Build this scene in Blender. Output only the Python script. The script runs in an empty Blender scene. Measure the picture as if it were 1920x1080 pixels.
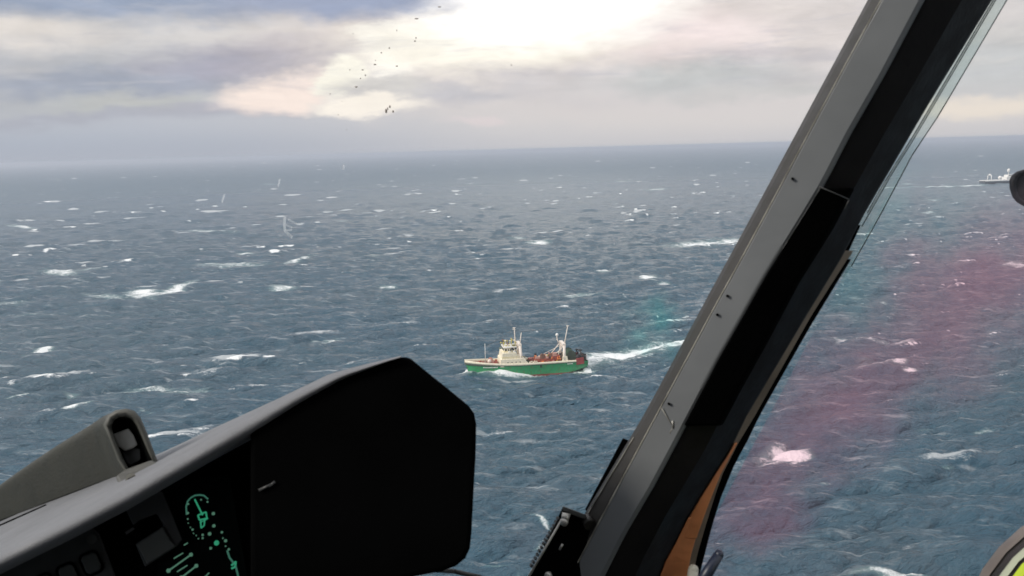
import bpy, bmesh, math, random
import numpy as np
from mathutils import Vector, Matrix
random.seed(7)
R = math.radians
sc = bpy.context.scene
COL = sc.collection

# ------------------------------------------------------------------ camera
F = 1663.0                      # focal length in pixels of a 1920 wide frame
H = 105.0                       # flying height in metres
ROLL, PITCH = R(1.55), R(8.87)
up_c = Vector((-math.sin(ROLL)*math.cos(PITCH), math.cos(ROLL)*math.cos(PITCH), math.sin(PITCH)))
fw = Vector((0, 0, -1)); y_c = (fw - up_c*fw.dot(up_c)).normalized(); x_c = y_c.cross(up_c)
RW = Matrix((x_c, y_c, up_c))   # camera space -> world
CAM = Vector((0, 0, H))
cd = bpy.data.cameras.new('camera'); cam = bpy.data.objects.new('camera', cd); COL.objects.link(cam)
cam.matrix_world = Matrix.Translation(CAM) @ RW.to_4x4()
cd.sensor_width = 36; cd.lens = 36*F/1920; cd.clip_start = 0.02; cd.clip_end = 120000
cd.dof.use_dof = True; cd.dof.focus_distance = 300; cd.dof.aperture_fstop = 24
sc.camera = cam

def ray(px, py):
    return RW @ Vector(((px-960)/F, (540-py)/F, -1))
def P(px, py, d):               # a place seen at (px,py), d metres ahead
    return CAM + ray(px, py)*d
def G(px, py, z=0.0):           # where that line of sight meets the sea
    r = ray(px, py); return CAM + r*((z-H)/r.z)

# ------------------------------------------------------------------ sun, exposure
SUN_AZ, SUN_EL = R(-112), R(32)     # azimuth from +Y, to the left and a little behind
sd = bpy.data.lights.new('sun', 'SUN'); sd.energy = 2.6; sd.angle = R(14); sd.color = (1, .93, .83)
sun = bpy.data.objects.new('sun', sd); COL.objects.link(sun)
sdir = Vector((math.sin(SUN_AZ)*math.cos(SUN_EL), math.cos(SUN_AZ)*math.cos(SUN_EL), math.sin(SUN_EL)))
sun.rotation_euler = sdir.to_track_quat('Z', 'Y').to_euler(); sun.location = (0, 0, 300)
sc.view_settings.view_transform = 'Standard'; sc.view_settings.look = 'None'
sc.view_settings.exposure = 0; sc.view_settings.gamma = 1
sc.render.engine = 'CYCLES'
sc.cycles.use_denoising = True
sc.cycles.max_bounces = 8; sc.cycles.transparent_max_bounces = 16; sc.cycles.volume_bounces = 1
sc.cycles.sample_clamp_indirect = 4

# ------------------------------------------------------------------ node helper
class NT:
    def __init__(s, tree): s.t = tree; s.n = tree.nodes; s.l = tree.links; s.n.clear()
    def add(s, kind, **kw):
        n = s.n.new(kind)
        for k, v in kw.items(): setattr(n, k, v)
        return n
    def put(s, sock, v):
        if hasattr(v, 'is_output') or isinstance(v, bpy.types.NodeSocket): s.l.new(v, sock)
        elif v is not None: sock.default_value = v
    def math(s, op, a, b=None, c=None, clamp=False):
        n = s.add('ShaderNodeMath', operation=op); n.use_clamp = clamp
        for i, v in enumerate((a, b, c)):
            if v is not None: s.put(n.inputs[i], v)
        return n.outputs[0]
    def vmath(s, op, a, b=None, scale=None):
        n = s.add('ShaderNodeVectorMath', operation=op); s.put(n.inputs[0], a)
        if b is not None: s.put(n.inputs[1], b)
        if scale is not None: s.put(n.inputs['Scale'], scale)
        return n.outputs['Value'] if op in ('LENGTH', 'DOT_PRODUCT', 'DISTANCE') else n.outputs[0]
    def noise(s, vec, scale, detail=3, rough=.5, dist=0.0, out='Fac'):
        n = s.add('ShaderNodeTexNoise'); s.put(n.inputs['Vector'], vec)
        n.inputs['Scale'].default_value = scale; n.inputs['Detail'].default_value = detail
        n.inputs['Roughness'].default_value = rough; n.inputs['Distortion'].default_value = dist
        return n.outputs[out]
    def sm(s, v, a, b, lo=0., hi=1.):
        n = s.add('ShaderNodeMapRange', interpolation_type='SMOOTHSTEP'); s.put(n.inputs[0], v)
        n.inputs[1].default_value = a; n.inputs[2].default_value = b
        n.inputs[3].default_value = lo; n.inputs[4].default_value = hi
        return n.outputs[0]
    def mix(s, f, a, b):
        n = s.add('ShaderNodeMix', data_type='RGBA'); s.put(n.inputs[0], f)
        s.put(n.inputs[6], (*a, 1) if isinstance(a, tuple) and len(a) == 3 else a)
        s.put(n.inputs[7], (*b, 1) if isinstance(b, tuple) and len(b) == 3 else b)
        return n.outputs[2]
    def comb(s, x, y, z=0.0):
        n = s.add('ShaderNodeCombineXYZ')
        for i, v in enumerate((x, y, z)): s.put(n.inputs[i], v)
        return n.outputs[0]
    def sep(s, v):
        n = s.add('ShaderNodeSeparateXYZ'); s.put(n.inputs[0], v); return n.outputs
def lin(r, g, b):
    return tuple(((c/255+.055)/1.055)**2.4 if c > 10 else c/255/12.92 for c in (r, g, b))

# ------------------------------------------------------------------ world: clouded sky
w = bpy.data.worlds.new('World'); sc.world = w; w.use_nodes = True
N = NT(w.node_tree)
co = N.add('ShaderNodeTexCoord').outputs['Generated']
x, y, z = N.sep(co)
az = N.math('ARCTAN2', x, y); el = N.math('ARCSINE', z)
uv = N.comb(az, el)
q = N.comb(az, N.math('MULTIPLY', el, 2.2))
n1 = N.noise(q, 5.5, 4, .55, out='Color'); n2 = N.noise(q, 22, 4, .6, out='Color')
w1 = N.vmath('SCALE', N.vmath('SUBTRACT', n1, (.5, .5, .5)), scale=.085)
w2 = N.vmath('SCALE', N.vmath('SUBTRACT', n2, (.5, .5, .5)), scale=.046)
uvw = N.vmath('ADD', uv, N.vmath('MULTIPLY', N.vmath('ADD', w1, w2), (1, .55, 0)))
def azel(px, py):
    r = ray(px, py).normalized(); return math.atan2(r.x, r.y), math.asin(r.z)
# base: pale grey overcast, bluer to the left, warmer to the right
big = N.noise(q, 2.3, 5, .55)
lr = N.sm(az, -.6, .25)
base = N.mix(lr, lin(184, 190, 201), lin(214, 210, 209))
cl = N.mix(N.sm(big, .38, .66), lin(150, 158, 175), lin(222, 217, 212))
base = N.mix(N.sm(el, .06, .30), base, cl)
def blob(col, px, py, rx, ry, c, k=1.0, soft=.55, ang=0.0):
    a0, e0 = azel(px, py)
    d = N.vmath('SUBTRACT', uvw, (a0, e0, 0))
    if ang:
        rt = N.add('ShaderNodeVectorRotate', rotation_type='Z_AXIS'); N.put(rt.inputs['Vector'], d); rt.inputs['Angle'].default_value = -ang
        d = rt.outputs[0]
    d = N.vmath('LENGTH', N.vmath('MULTIPLY', d, (F/rx, F/ry, 0)))
    m = N.math('MULTIPLY', N.sm(d, 1-soft, 1+soft, 1, 0), k)
    return N.mix(m, col, c)
c = base
B = blob
c = B(c, 60, 130, 330, 60, lin(186, 187, 191), .8, .9)
c = B(c, 400, 75, 170, 40, lin(219, 216, 214), .85, .9)
c = B(c, 20, 62, 150, 26, lin(229, 222, 215), .9, .8)
c = B(c, 520, 112, 210, 32, lin(163, 163, 180), .95, .7, .12)
c = B(c, 160, 158, 200, 16, lin(164, 171, 186), .9, .8)
c = B(c, 230, 190, 170, 14, lin(192, 194, 192), .8, .9)
c = B(c, 150, 212, 330, 9, lin(174, 176, 187), .7, .9)
c = B(c, 480, 200, 130, 9, lin(178, 177, 188), .7, .8)
c = B(c, 300, -18, 520, 52, lin(156, 168, 190), 1, .5)
c = B(c, 1000, 60, 430, 120, lin(240, 228, 218), .95, .6)
c = B(c, 1430, 60, 260, 110, lin(226, 218, 215), .85, .9)
c = B(c, 1300, 75, 110, 45, lin(247, 232, 230), .8, .8)
c = B(c, 1150, 160, 420, 40, lin(211, 207, 208), .9, .8)
c = B(c, 850, 175, 110, 14, lin(198, 197, 202), .8, .8)
c = B(c, 1300, 150, 150, 22, lin(197, 200, 200), .8, .8)
c = B(c, 1500, 170, 200, 12, lin(200, 200, 199), .7, .9)
c = B(c, 540, 172, 105, 30, lin(252, 236, 226), 1, .45, .1)
c = B(c, 645, 150, 42, 28, (1.02, .98, .86), 1, .35)
c = B(c, 712, 66, 62, 22, (1.0, .96, .88), 1, .35)
c = B(c, 690, 197, 95, 15, (1.0, .93, .83), .95, .5)
c = B(c, 735, 115, 50, 38, (1.02, .98, .90), .9, .6)
c = B(c, 725, 165, 70, 16, lin(214, 211, 207), .9, .6)
c = B(c, 880, 90, 220, 42, (1.05, 1.0, .88), .95, .55)
c = B(c, 1000, 18, 205, 60, (1.25, 1.24, 1.17), 1, .6)
c = B(c, 1020, -60, 260, 70, (1.5, 1.45, 1.4), .95, .6)
c = B(c, 890, 223, 45, 10, lin(224, 214, 214), .8, .6)
c = B(c, 640, -14, 210, 42, lin(160, 170, 194), 1, .45)
c = B(c, 1850, 120, 160, 40, lin(200, 202, 203), .9, .8)
c = B(c, 1860, 190, 160, 15, lin(236, 226, 214), .95, .7)
# fine cloud structure
fine = N.noise(N.comb(az, N.math('MULTIPLY', el, 3.0)), 13, 6, .62, .3)
amp = N.sm(el, .03, .08, .0, .52)
lay = N.noise(N.comb(az, N.math('MULTIPLY', el, 7.0)), 5.0, 5, .6, .4)
c = N.mix(N.math('MULTIPLY', N.sm(lay, .50, .68), N.sm(el, .03, .08, 0, .30)), c, lin(165, 167, 182))
c = N.mix(N.math('MULTIPLY', N.sm(lay, .48, .32), N.sm(el, .04, .08, 0, .22)), c, lin(236, 228, 220))
mod = N.math('ADD', 1.0, N.math('MULTIPLY', N.math('SUBTRACT', fine, .5), amp))
c = N.vmath('MULTIPLY', c, N.comb(mod, mod, mod))
# thin low band above the horizon
c = N.mix(N.math('MULTIPLY', N.sm(el, .0, .045, .75, 0), N.sm(az, .05, -.35)), c, lin(166, 174, 188))
c = N.mix(N.sm(el, .0, .025, .30, 0), c, lin(184, 186, 195))
sky = N.add('ShaderNodeTexSky', sky_type='NISHITA'); sky.sun_disc = False
sky.sun_elevation = SUN_EL; sky.sun_rotation = SUN_AZ
skb = N.vmath('SCALE', sky.outputs[0], scale=.1)
zen = N.mix(N.sm(big, .35, .65), (.95, .99, 1.08), (1.35, 1.33, 1.30))
c = N.mix(N.sm(el, .20, .60), c, zen)
c = N.mix(N.math('MULTIPLY', N.sm(el, .3, 1.1), .25), c, skb)
below = N.sm(el, -.12, -.02)
c = N.mix(below, (.05, .07, .09), c)
bg = N.add('ShaderNodeBackground'); N.put(bg.inputs[0], c); bg.inputs[1].default_value = 1.0
wo = N.add('ShaderNodeOutputWorld'); N.l.new(bg.outputs[0], wo.inputs[0])

# ------------------------------------------------------------------ materials
MATS = {}
def mat(name, col, rough=.6, metal=0., var=.0, scale=8., bump=0., bscale=60., dirt=None, spec=.5, emit=None, es=0.):
    if name in MATS: return MATS[name]
    m = bpy.data.materials.new(name); m.use_nodes = True; N = NT(m.node_tree)
    b = N.add('ShaderNodeBsdfPrincipled'); o = N.add('ShaderNodeOutputMaterial'); N.l.new(b.outputs[0], o.inputs[0])
    tc = N.add('ShaderNodeTexCoord').outputs['Object']
    c = (*col, 1)
    if var or dirt:
        f = N.noise(tc, scale, 5, .6)
        c = N.mix(N.sm(f, .3, .7), tuple(v*(1-var) for v in col), tuple(min(1, v*(1+var)) for v in col))
        if dirt:
            f2 = N.noise(tc, scale*2.7, 6, .7, .4)
            c = N.mix(N.sm(f2, dirt[1], dirt[1]+.12), c, dirt[0])
    N.put(b.inputs['Base Color'], c); b.inputs['Roughness'].default_value = rough; b.inputs['Metallic'].default_value = metal
    b.inputs['Specular IOR Level'].default_value = spec
    if var: N.put(b.inputs['Roughness'], N.sm(N.noise(tc, scale*4, 3), .3, .7, max(.02, rough-.08), min(1, rough+.08)))
    if bump:
        bn = N.add('ShaderNodeBump'); bn.inputs['Strength'].default_value = 1.0; bn.inputs['Distance'].default_value = bump
        N.put(bn.inputs['Height'], N.noise(tc, bscale, 4, .6)); N.l.new(bn.outputs[0], b.inputs['Normal'])
    if emit: b.inputs['Emission Color'].default_value = (*emit, 1); b.inputs['Emission Strength'].default_value = es
    MATS[name] = m; return m

# ------------------------------------------------------------------ mesh builder
class MB:
    def __init__(s): s.v = []; s.f = []; s.sm = []; s.pr = []
    def add(s, vs, fs, smooth=False):
        s.pr.append((len(s.v), len(s.v)+len(vs), len(s.f), len(s.f)+len(fs))); o = len(s.v); s.v += [tuple(v) for v in vs]; s.f += [tuple(i+o for i in f) for f in fs]; s.sm += [smooth]*len(fs); return s
    def box(s, c, d, rz=0., ry=0., rx=0., taper=1.0):
        M = Matrix.Rotation(rz, 3, 'Z') @ Matrix.Rotation(ry, 3, 'Y') @ Matrix.Rotation(rx, 3, 'X')
        vs = []
        for k in (-1, 1):
            t = taper if k > 0 else 1
            for i, j in ((-1, -1), (1, -1), (1, 1), (-1, 1)):
                vs.append(Vector(c) + M @ Vector((i*d[0]/2*t, j*d[1]/2*t, k*d[2]/2)))
        return s.add(vs, [(3, 2, 1, 0), (4, 5, 6, 7), (0, 1, 5, 4), (1, 2, 6, 5), (2, 3, 7, 6), (3, 0, 4, 7)])
    def tube(s, p, q, r, r2=None, n=8, cap=True):
        p = Vector(p); q = Vector(q); r2 = r if r2 is None else r2
        a = (q-p).normalized(); u = a.orthogonal().normalized(); v = a.cross(u)
        vs = [p + (u*math.cos(2*math.pi*i/n) + v*math.sin(2*math.pi*i/n))*r for i in range(n)]
        vs += [q + (u*math.cos(2*math.pi*i/n) + v*math.sin(2*math.pi*i/n))*r2 for i in range(n)]
        s.add(vs, [(i, (i+1) % n, n+(i+1) % n, n+i) for i in range(n)], True)
        if cap: s.add(vs, [tuple(range(n-1, -1, -1)), tuple(range(n, 2*n))])
        return s
    def path(s, pts, r, n=8):
        for a, b in zip(pts, pts[1:]): s.tube(a, b, r, n=n)
        return s
    def ball(s, c, r, n=12, sz=(1, 1, 1)):
        vs = []; fs = []; m = n//2
        for j in range(m+1):
            th = math.pi*j/m
            for i in range(n):
                ph = 2*math.pi*i/n
                vs.append((c[0]+r*sz[0]*math.sin(th)*math.cos(ph), c[1]+r*sz[1]*math.sin(th)*math.sin(ph), c[2]+r*sz[2]*math.cos(th)))
        for j in range(m):
            for i in range(n): fs.append((j*n+i, (j+1)*n+i, (j+1)*n+(i+1) % n, j*n+(i+1) % n))
        return s.add(vs, fs, True)
    def loft(s, rows, closed=False, smooth=True, caps=False):
        n = len(rows[0]); vs = [v for r in rows for v in r]; fs = []
        for a in range(len(rows)-1):
            for i in range(n if closed else n-1):
                j = (i+1) % n; fs.append((a*n+i, a*n+j, (a+1)*n+j, (a+1)*n+i))
        s.add(vs, fs, smooth)
        if caps: s.add(rows[0], [tuple(range(n))[::-1]]); s.add(rows[-1], [tuple(range(n))])
        return s
    def plate(s, front, back):
        n = len(front); s.add(front+back, [tuple(range(n)), tuple(range(2*n-1, n-1, -1))] + [(i, n+i, n+(i+1) % n, (i+1) % n) for i in range(n)])
        return s
    def build(s, name, m, parent=None, **kw):
        # pieces that do not touch become objects of their own
        bb = []
        for a, b, c, d in s.pr:
            q = np.array([tuple(v) for v in s.v[a:b]]); bb.append((q.min(0)-2e-4, q.max(0)+2e-4))
        g = list(range(len(bb)))
        def root(i):
            while g[i] != i: i = g[i]
            return i
        for i in range(len(bb)):
            for j in range(i):
                if (bb[i][0] <= bb[j][1]).all() and (bb[j][0] <= bb[i][1]).all(): g[root(i)] = root(j)
        gs_ = {}
        for i in range(len(bb)): gs_.setdefault(root(i), []).append(i)
        if len(gs_) == 1: return s.build1(name, m, parent, **kw)
        first = None
        for ids in gs_.values():
            M2 = MB()
            for i in ids:
                a, b, c, d = s.pr[i]
                M2.add(s.v[a:b], [tuple(k-a for k in f) for f in s.f[c:d]]); M2.sm[-(d-c):] = s.sm[c:d]
            o = M2.build1(name, m, parent, **kw); first = first or o
        return first
    def build1(s, name, m, parent=None, bevel=0., weld=True, seg=2):
        me = bpy.data.meshes.new(name)
        off = Vector(parent['_o']) if parent is not None and '_o' in parent else Vector((0, 0, 0))
        me.from_pydata([tuple(Vector(v)-off) for v in s.v], [], s.f); me.update()
        me.polygons.foreach_set('use_smooth', s.sm)
        bm = bmesh.new(); bm.from_mesh(me)
        if weld: bmesh.ops.remove_doubles(bm, verts=bm.verts, dist=1e-5)
        bmesh.ops.recalc_face_normals(bm, faces=bm.faces)
        bm.to_mesh(me); bm.free()
        o = bpy.data.objects.new(name, me); COL.objects.link(o); me.materials.append(m)
        if parent is not None:
            o.parent = parent
            if '_o' in parent: o['_o'] = parent['_o']
        if bevel:
            b = o.modifiers.new('bevel', 'BEVEL'); b.width = bevel; b.segments = seg; b.limit_method = 'ANGLE'; b.angle_limit = R(35)
        return o
def thing(name, label, cat, loc=(0, 0, 0), rz=0, group=None, world_verts=False):
    o = bpy.data.objects.new(name, None); COL.objects.link(o); o.location = loc; o.rotation_euler = (0, 0, rz)
    o['label'] = label; o['category'] = cat
    if group: o['group'] = group
    if world_verts: o['_o'] = list(loc)
    return o

# ------------------------------------------------------------------ sea
rng = np.random.default_rng(11)
WIND = np.array([.30, -.95]); WIND /= np.linalg.norm(WIND)
def patch(L, Nn, wl_peak, hs, rot, seed, chop):
    g = np.random.default_rng(seed)
    k1 = np.fft.fftfreq(Nn, L/Nn)*2*np.pi
    KX, KY = np.meshgrid(k1, k1, indexing='ij'); K = np.hypot(KX, KY); K[0, 0] = 1
    kp = 2*np.pi/wl_peak
    cw, sw = math.cos(rot), math.sin(rot)
    wd = np.array([cw*WIND[0]-sw*WIND[1], sw*WIND[0]+cw*WIND[1]])
    ct = (KX*wd[0]+KY*wd[1])/K
    D = np.where(ct > 0, np.abs(ct)**7.0, .02*np.abs(ct)**2) + .006
    S = K**-3.75*np.exp(-1.25*(kp/K)**2)*D
    S[0, 0] = 0
    A = np.sqrt(S)*(g.normal(size=K.shape)+1j*g.normal(size=K.shape))
    h = np.fft.ifft2(A).real; A *= hs/4/h.std()
    bands = []
    wl = 2*np.pi/K
    edges = [1e9, 45, 14, 5, 0]
    for a, b in zip(edges, edges[1:]):
        Ab = A*((wl <= a) & (wl > b))
        bands.append((b if b else 1.2, [np.fft.ifft2(Ab).real.astype(np.float32),
                      np.fft.ifft2(-1j*KX/K*Ab).real.astype(np.float32)*chop, np.fft.ifft2(-1j*KY/K*Ab).real.astype(np.float32)*chop]))
    A2 = A*(wl > 2.5)
    xx = np.fft.ifft2(KX*KX/K*A2).real*chop; yy = np.fft.ifft2(KY*KY/K*A2).real*chop; xy = np.fft.ifft2(KX*KY/K*A2).real*chop
    J = (1-xx)*(1-yy)-xy*xy
    # low frequency grouping of the breakers
    Gm = np.fft.ifft2(np.exp(-(K*L/2/np.pi/7)**2)*(g.normal(size=K.shape)+1j*g.normal(size=K.shape))).real; Gm /= Gm.std()
    thr = np.quantile(J, .015)
    Jm = J - .10*np.clip(Gm, -1.5, 2.0)*J.std()*3
    fo = np.clip((thr-Jm)/(J.std()*1.5), 0, 1)
    al = (KX*wd[0]+KY*wd[1]); cr = (-KX*wd[1]+KY*wd[0])
    sm_ = np.fft.ifft2(np.fft.fft2(fo)*np.exp(-.5*((al*.35)**2+(cr*2.8)**2))).real
    fo = np.clip(fo*.30+sm_*1.9-.05, 0, 1)
    # spent foam drifting upwind of the crests
    FK = np.fft.fft2(fo)
    sx = 4.5; along = (KX*wd[0]+KY*wd[1]); cross = (-KX*wd[1]+KY*wd[0])
    sh = np.exp(1j*along*2.5)
    tr = np.fft.ifft2(FK*np.exp(-.5*((along*1.6)**2+(cross*6.0)**2))*sh).real
    return L, Nn, bands, fo.astype(np.float32), tr.astype(np.float32)
PATCHES = [(patch(640., 1024, 60., 3.3, 0, 3, 1.0), 0.0), (patch(397., 512, 32., 2.9, R(-22), 5, 1.0), R(22))]
def samp(a, L, Nn, X, Y):
    u = (X/L*Nn) % Nn; v = (Y/L*Nn) % Nn
    i = np.floor(u).astype(np.int32); j = np.floor(v).astype(np.int32); fu = (u-i).astype(np.float32); fv = (v-j).astype(np.float32)
    i %= Nn; j %= Nn; i2 = (i+1) % Nn; j2 = (j+1) % Nn
    return a[i, j]*(1-fu)*(1-fv)+a[i2, j]*fu*(1-fv)+a[i, j2]*(1-fu)*fv+a[i2, j2]*fu*fv

def ell(X, Y, px, py, wpx, hpx, ang=0.0):
    """soft round patch on the water around a seen point"""
    c0 = G(px, py); cr = G(px+wpx/2, py-wpx/2*math.tan(ang)); cu = G(px, py-hpx/2)
    a = np.array([cr.x-c0.x, cr.y-c0.y]); b = np.array([cu.x-c0.x, cu.y-c0.y])
    M = np.linalg.inv(np.array([a, b]).T)
    dx = X-c0.x; dy = Y-c0.y
    return np.exp(-1.2*((M[0, 0]*dx+M[0, 1]*dy)**2+(M[1, 0]*dx+M[1, 1]*dy)**2))
BREAKERS = [  # px, py, width, height, tilt, strength
 (268,549,70,22,.05,1.2),(325,543,85,14,.33,1.15),(200,555,110,12,-.1,.6),(110,510,70,12,-.05,.95),(165,505,70,6,.1,.6),
 (40,425,60,8,-.12,.95),(390,433,140,6,-.02,.7),(560,487,60,8,.25,1.0),(430,497,170,14,0,.62),(460,475,36,6,0,.9),
 (80,658,36,14,.05,1.25),(285,728,100,20,-.1,.75),(345,735,90,16,.1,.68),(265,773,30,8,.2,.9),(140,767,100,9,.22,.85),(30,740,36,10,.3,.8),
 (135,737,40,14,0,.7),(120,695,80,9,.08,.6),(530,540,50,7,.03,.85),(725,538,36,8,0,.7),(615,640,50,12,.3,.75),(590,637,26,8,0,.7),
 (1012,455,50,9,.03,1.0),(970,446,36,5,0,.8),(1320,457,140,14,.06,1.1),(1370,452,60,12,.06,1.0),(1130,507,40,8,0,.8),
 (1215,523,30,10,0,1.05),(1245,530,34,7,-.1,.9),(1090,553,90,6,.04,.75),(1160,545,60,6,0,.6),(1230,355,50,5,.08,.75),
 (1470,845,58,40,-.1,1.7),(1432,850,50,30,.2,.75),(1452,862,60,16,.35,.9),(1645,686,90,22,.1,.72),(1692,688,30,12,0,1.1),(1542,712,44,14,-.1,1.0),
 (1575,636,70,9,.05,.75),(1640,640,100,7,-.1,.6),(1660,1078,140,16,.05,1.15),(1690,645,50,7,0,.5),(1905,497,50,12,-.1,.8),
 (1860,805,40,12,0,.6),(1760,872,60,9,0,.6),(1660,570,24,5,0,.7),(1780,640,60,6,0,.4),(1900,995,60,10,-.3,.8),
 (1015,985,16,34,1.2,.75),(1010,1020,36,18,.4,.6),(930,1065,90,10,-.1,.6),(1095,765,36,6,0,.7),(900,730,70,8,0,.5),(1330,1015,30,26,0,.9),
 (1540,915,30,8,-.1,.6),(1560,880,40,10,0,.5),(1165,340,30,4,0,.6),(1735,800,40,10,0,.45),(1750,375,40,4,0,.7),(1740,398,26,4,0,.8),(1700,345,26,4,0,.6),
 (1030,655,60,6,0,.3),(700,480,40,5,0,.5),(640,415,26,5,0,.6),(505,345,40,4,0,.5),(20,570,90,12,.05,.5),(60,590,120,10,.0,.4)]
WAKE = [(1090, 682, 15), (1125, 673, 16), (1160, 664, 15), (1200, 657, 14), (1245, 649, 14), (1300, 640, 13), (1380, 625, 11), (1500, 605, 9)]
WAKE2 = [(1838, 347, 1.4), (1800, 349, 1.6), (1760, 350, 1.5), (1700, 351, 1.3), (1600, 355, 1.0)]
# trawler frame on the water
BOW = G(884, 703); STERN = G(1087, 690)
SL = 58.0
mid = (BOW+STERN)/2; hv = (BOW-STERN).normalized(); SHIP_RZ = math.atan2(hv.y, hv.x)
SS = (BOW-STERN).length/52.0        # metre scale of the hull
def half_wl(t):                     # waterline half breadth, t 0 stern .. 1 bow
    return np.where(t > .6, 1-np.clip((t-.6)/.42, 0, 1)**2.0, 1)*np.where(t < .12, .75+.25*t/.12, 1)*5.2

def foam_extra(X, Y, wx, wy):
    XW, YW = X+wx, Y+wy
    e = np.zeros_like(X)
    R2 = np.hypot(X, Y)
    for px, py, ww, hh, ang, s in BREAKERS: e = np.maximum(e, .92*s*ell(XW, YW, px, py, ww, hh*.8, ang))
    for W, s0 in ((WAKE, 1.25), (WAKE2, .95)):
        for (a, b) in zip(W, W[1:]):
            A = G(a[0], a[1]); B_ = G(b[0], b[1])
            wa = (G(a[0], a[1]-a[2])-A).length*.5; wb = (G(b[0], b[1]-b[2])-B_).length*.5
            dx, dy = B_.x-A.x, B_.y-A.y; l2 = dx*dx+dy*dy
            t = np.clip(((X-A.x)*dx+(Y-A.y)*dy)/l2, 0, 1)
            d = np.hypot(X-(A.x+t*dx), Y-(A.y+t*dy))
            wd = wa+(wb-wa)*t
            idx = W.index(a); fade = 1-.5*(idx+t)/len(W)
            e = np.maximum(e, 1.0*s0*fade*np.exp(-.8*(d/wd)**2))
    # along the hull
    cx, cy = mid.x, mid.y; c, s = math.cos(SHIP_RZ), math.sin(SHIP_RZ)
    lx = ((X-cx)*c+(Y-cy)*s)/SS; ly = (-(X-cx)*s+(Y-cy)*c)/SS
    t = (lx+28)/54.
    hb = half_wl(np.clip(t, 0, 1))
    out = np.abs(ly)-hb*np.where(t > 1, 0, 1)
    wdt = 2.4+4.0*np.clip(1-t, 0, 1)
    near = np.where((t > -.05) & (t < 1.06), np.exp(-np.clip(out-.3, 0, None)/wdt)*(out > -3), 0)
    st = 1.15+.5*np.clip((t-.55)/.4, 0, 1)
    e = np.maximum(e, near*st)
    arm = np.abs(np.abs(ly)-(2.2+(1.0-t)*15.0))       # diverging bow wave
    e = np.maximum(e, np.where((t < 1.0) & (t > .0), np.exp(-(arm/1.3)**2)*(.05+1.05*np.clip(t, 0, 1)**2), 0))
    bw = np.exp(-(((lx-27.8)/3.6)**2+(ly/4.2)**2))*1.7
    e = np.maximum(e, bw)
    # quarter wash behind
    aft = np.where(t < .1, np.exp(-((np.abs(ly)-(4+(.1-t)*3))/2.4)**2)*np.exp(-(.1-t)*2.2)*.8, 0)
    e = np.maximum(e, aft)
    lift = bw*1.6 + near*np.clip((t-.6)/.4, 0, 1)*.9 + (np.exp(-(arm/1.6)**2)*.5*((t < 1) & (t > .2)))
    return e, lift*(np.abs(lx) < 40), (np.abs(lx) < 27.5) & (np.abs(ly) < 3.8)
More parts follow.
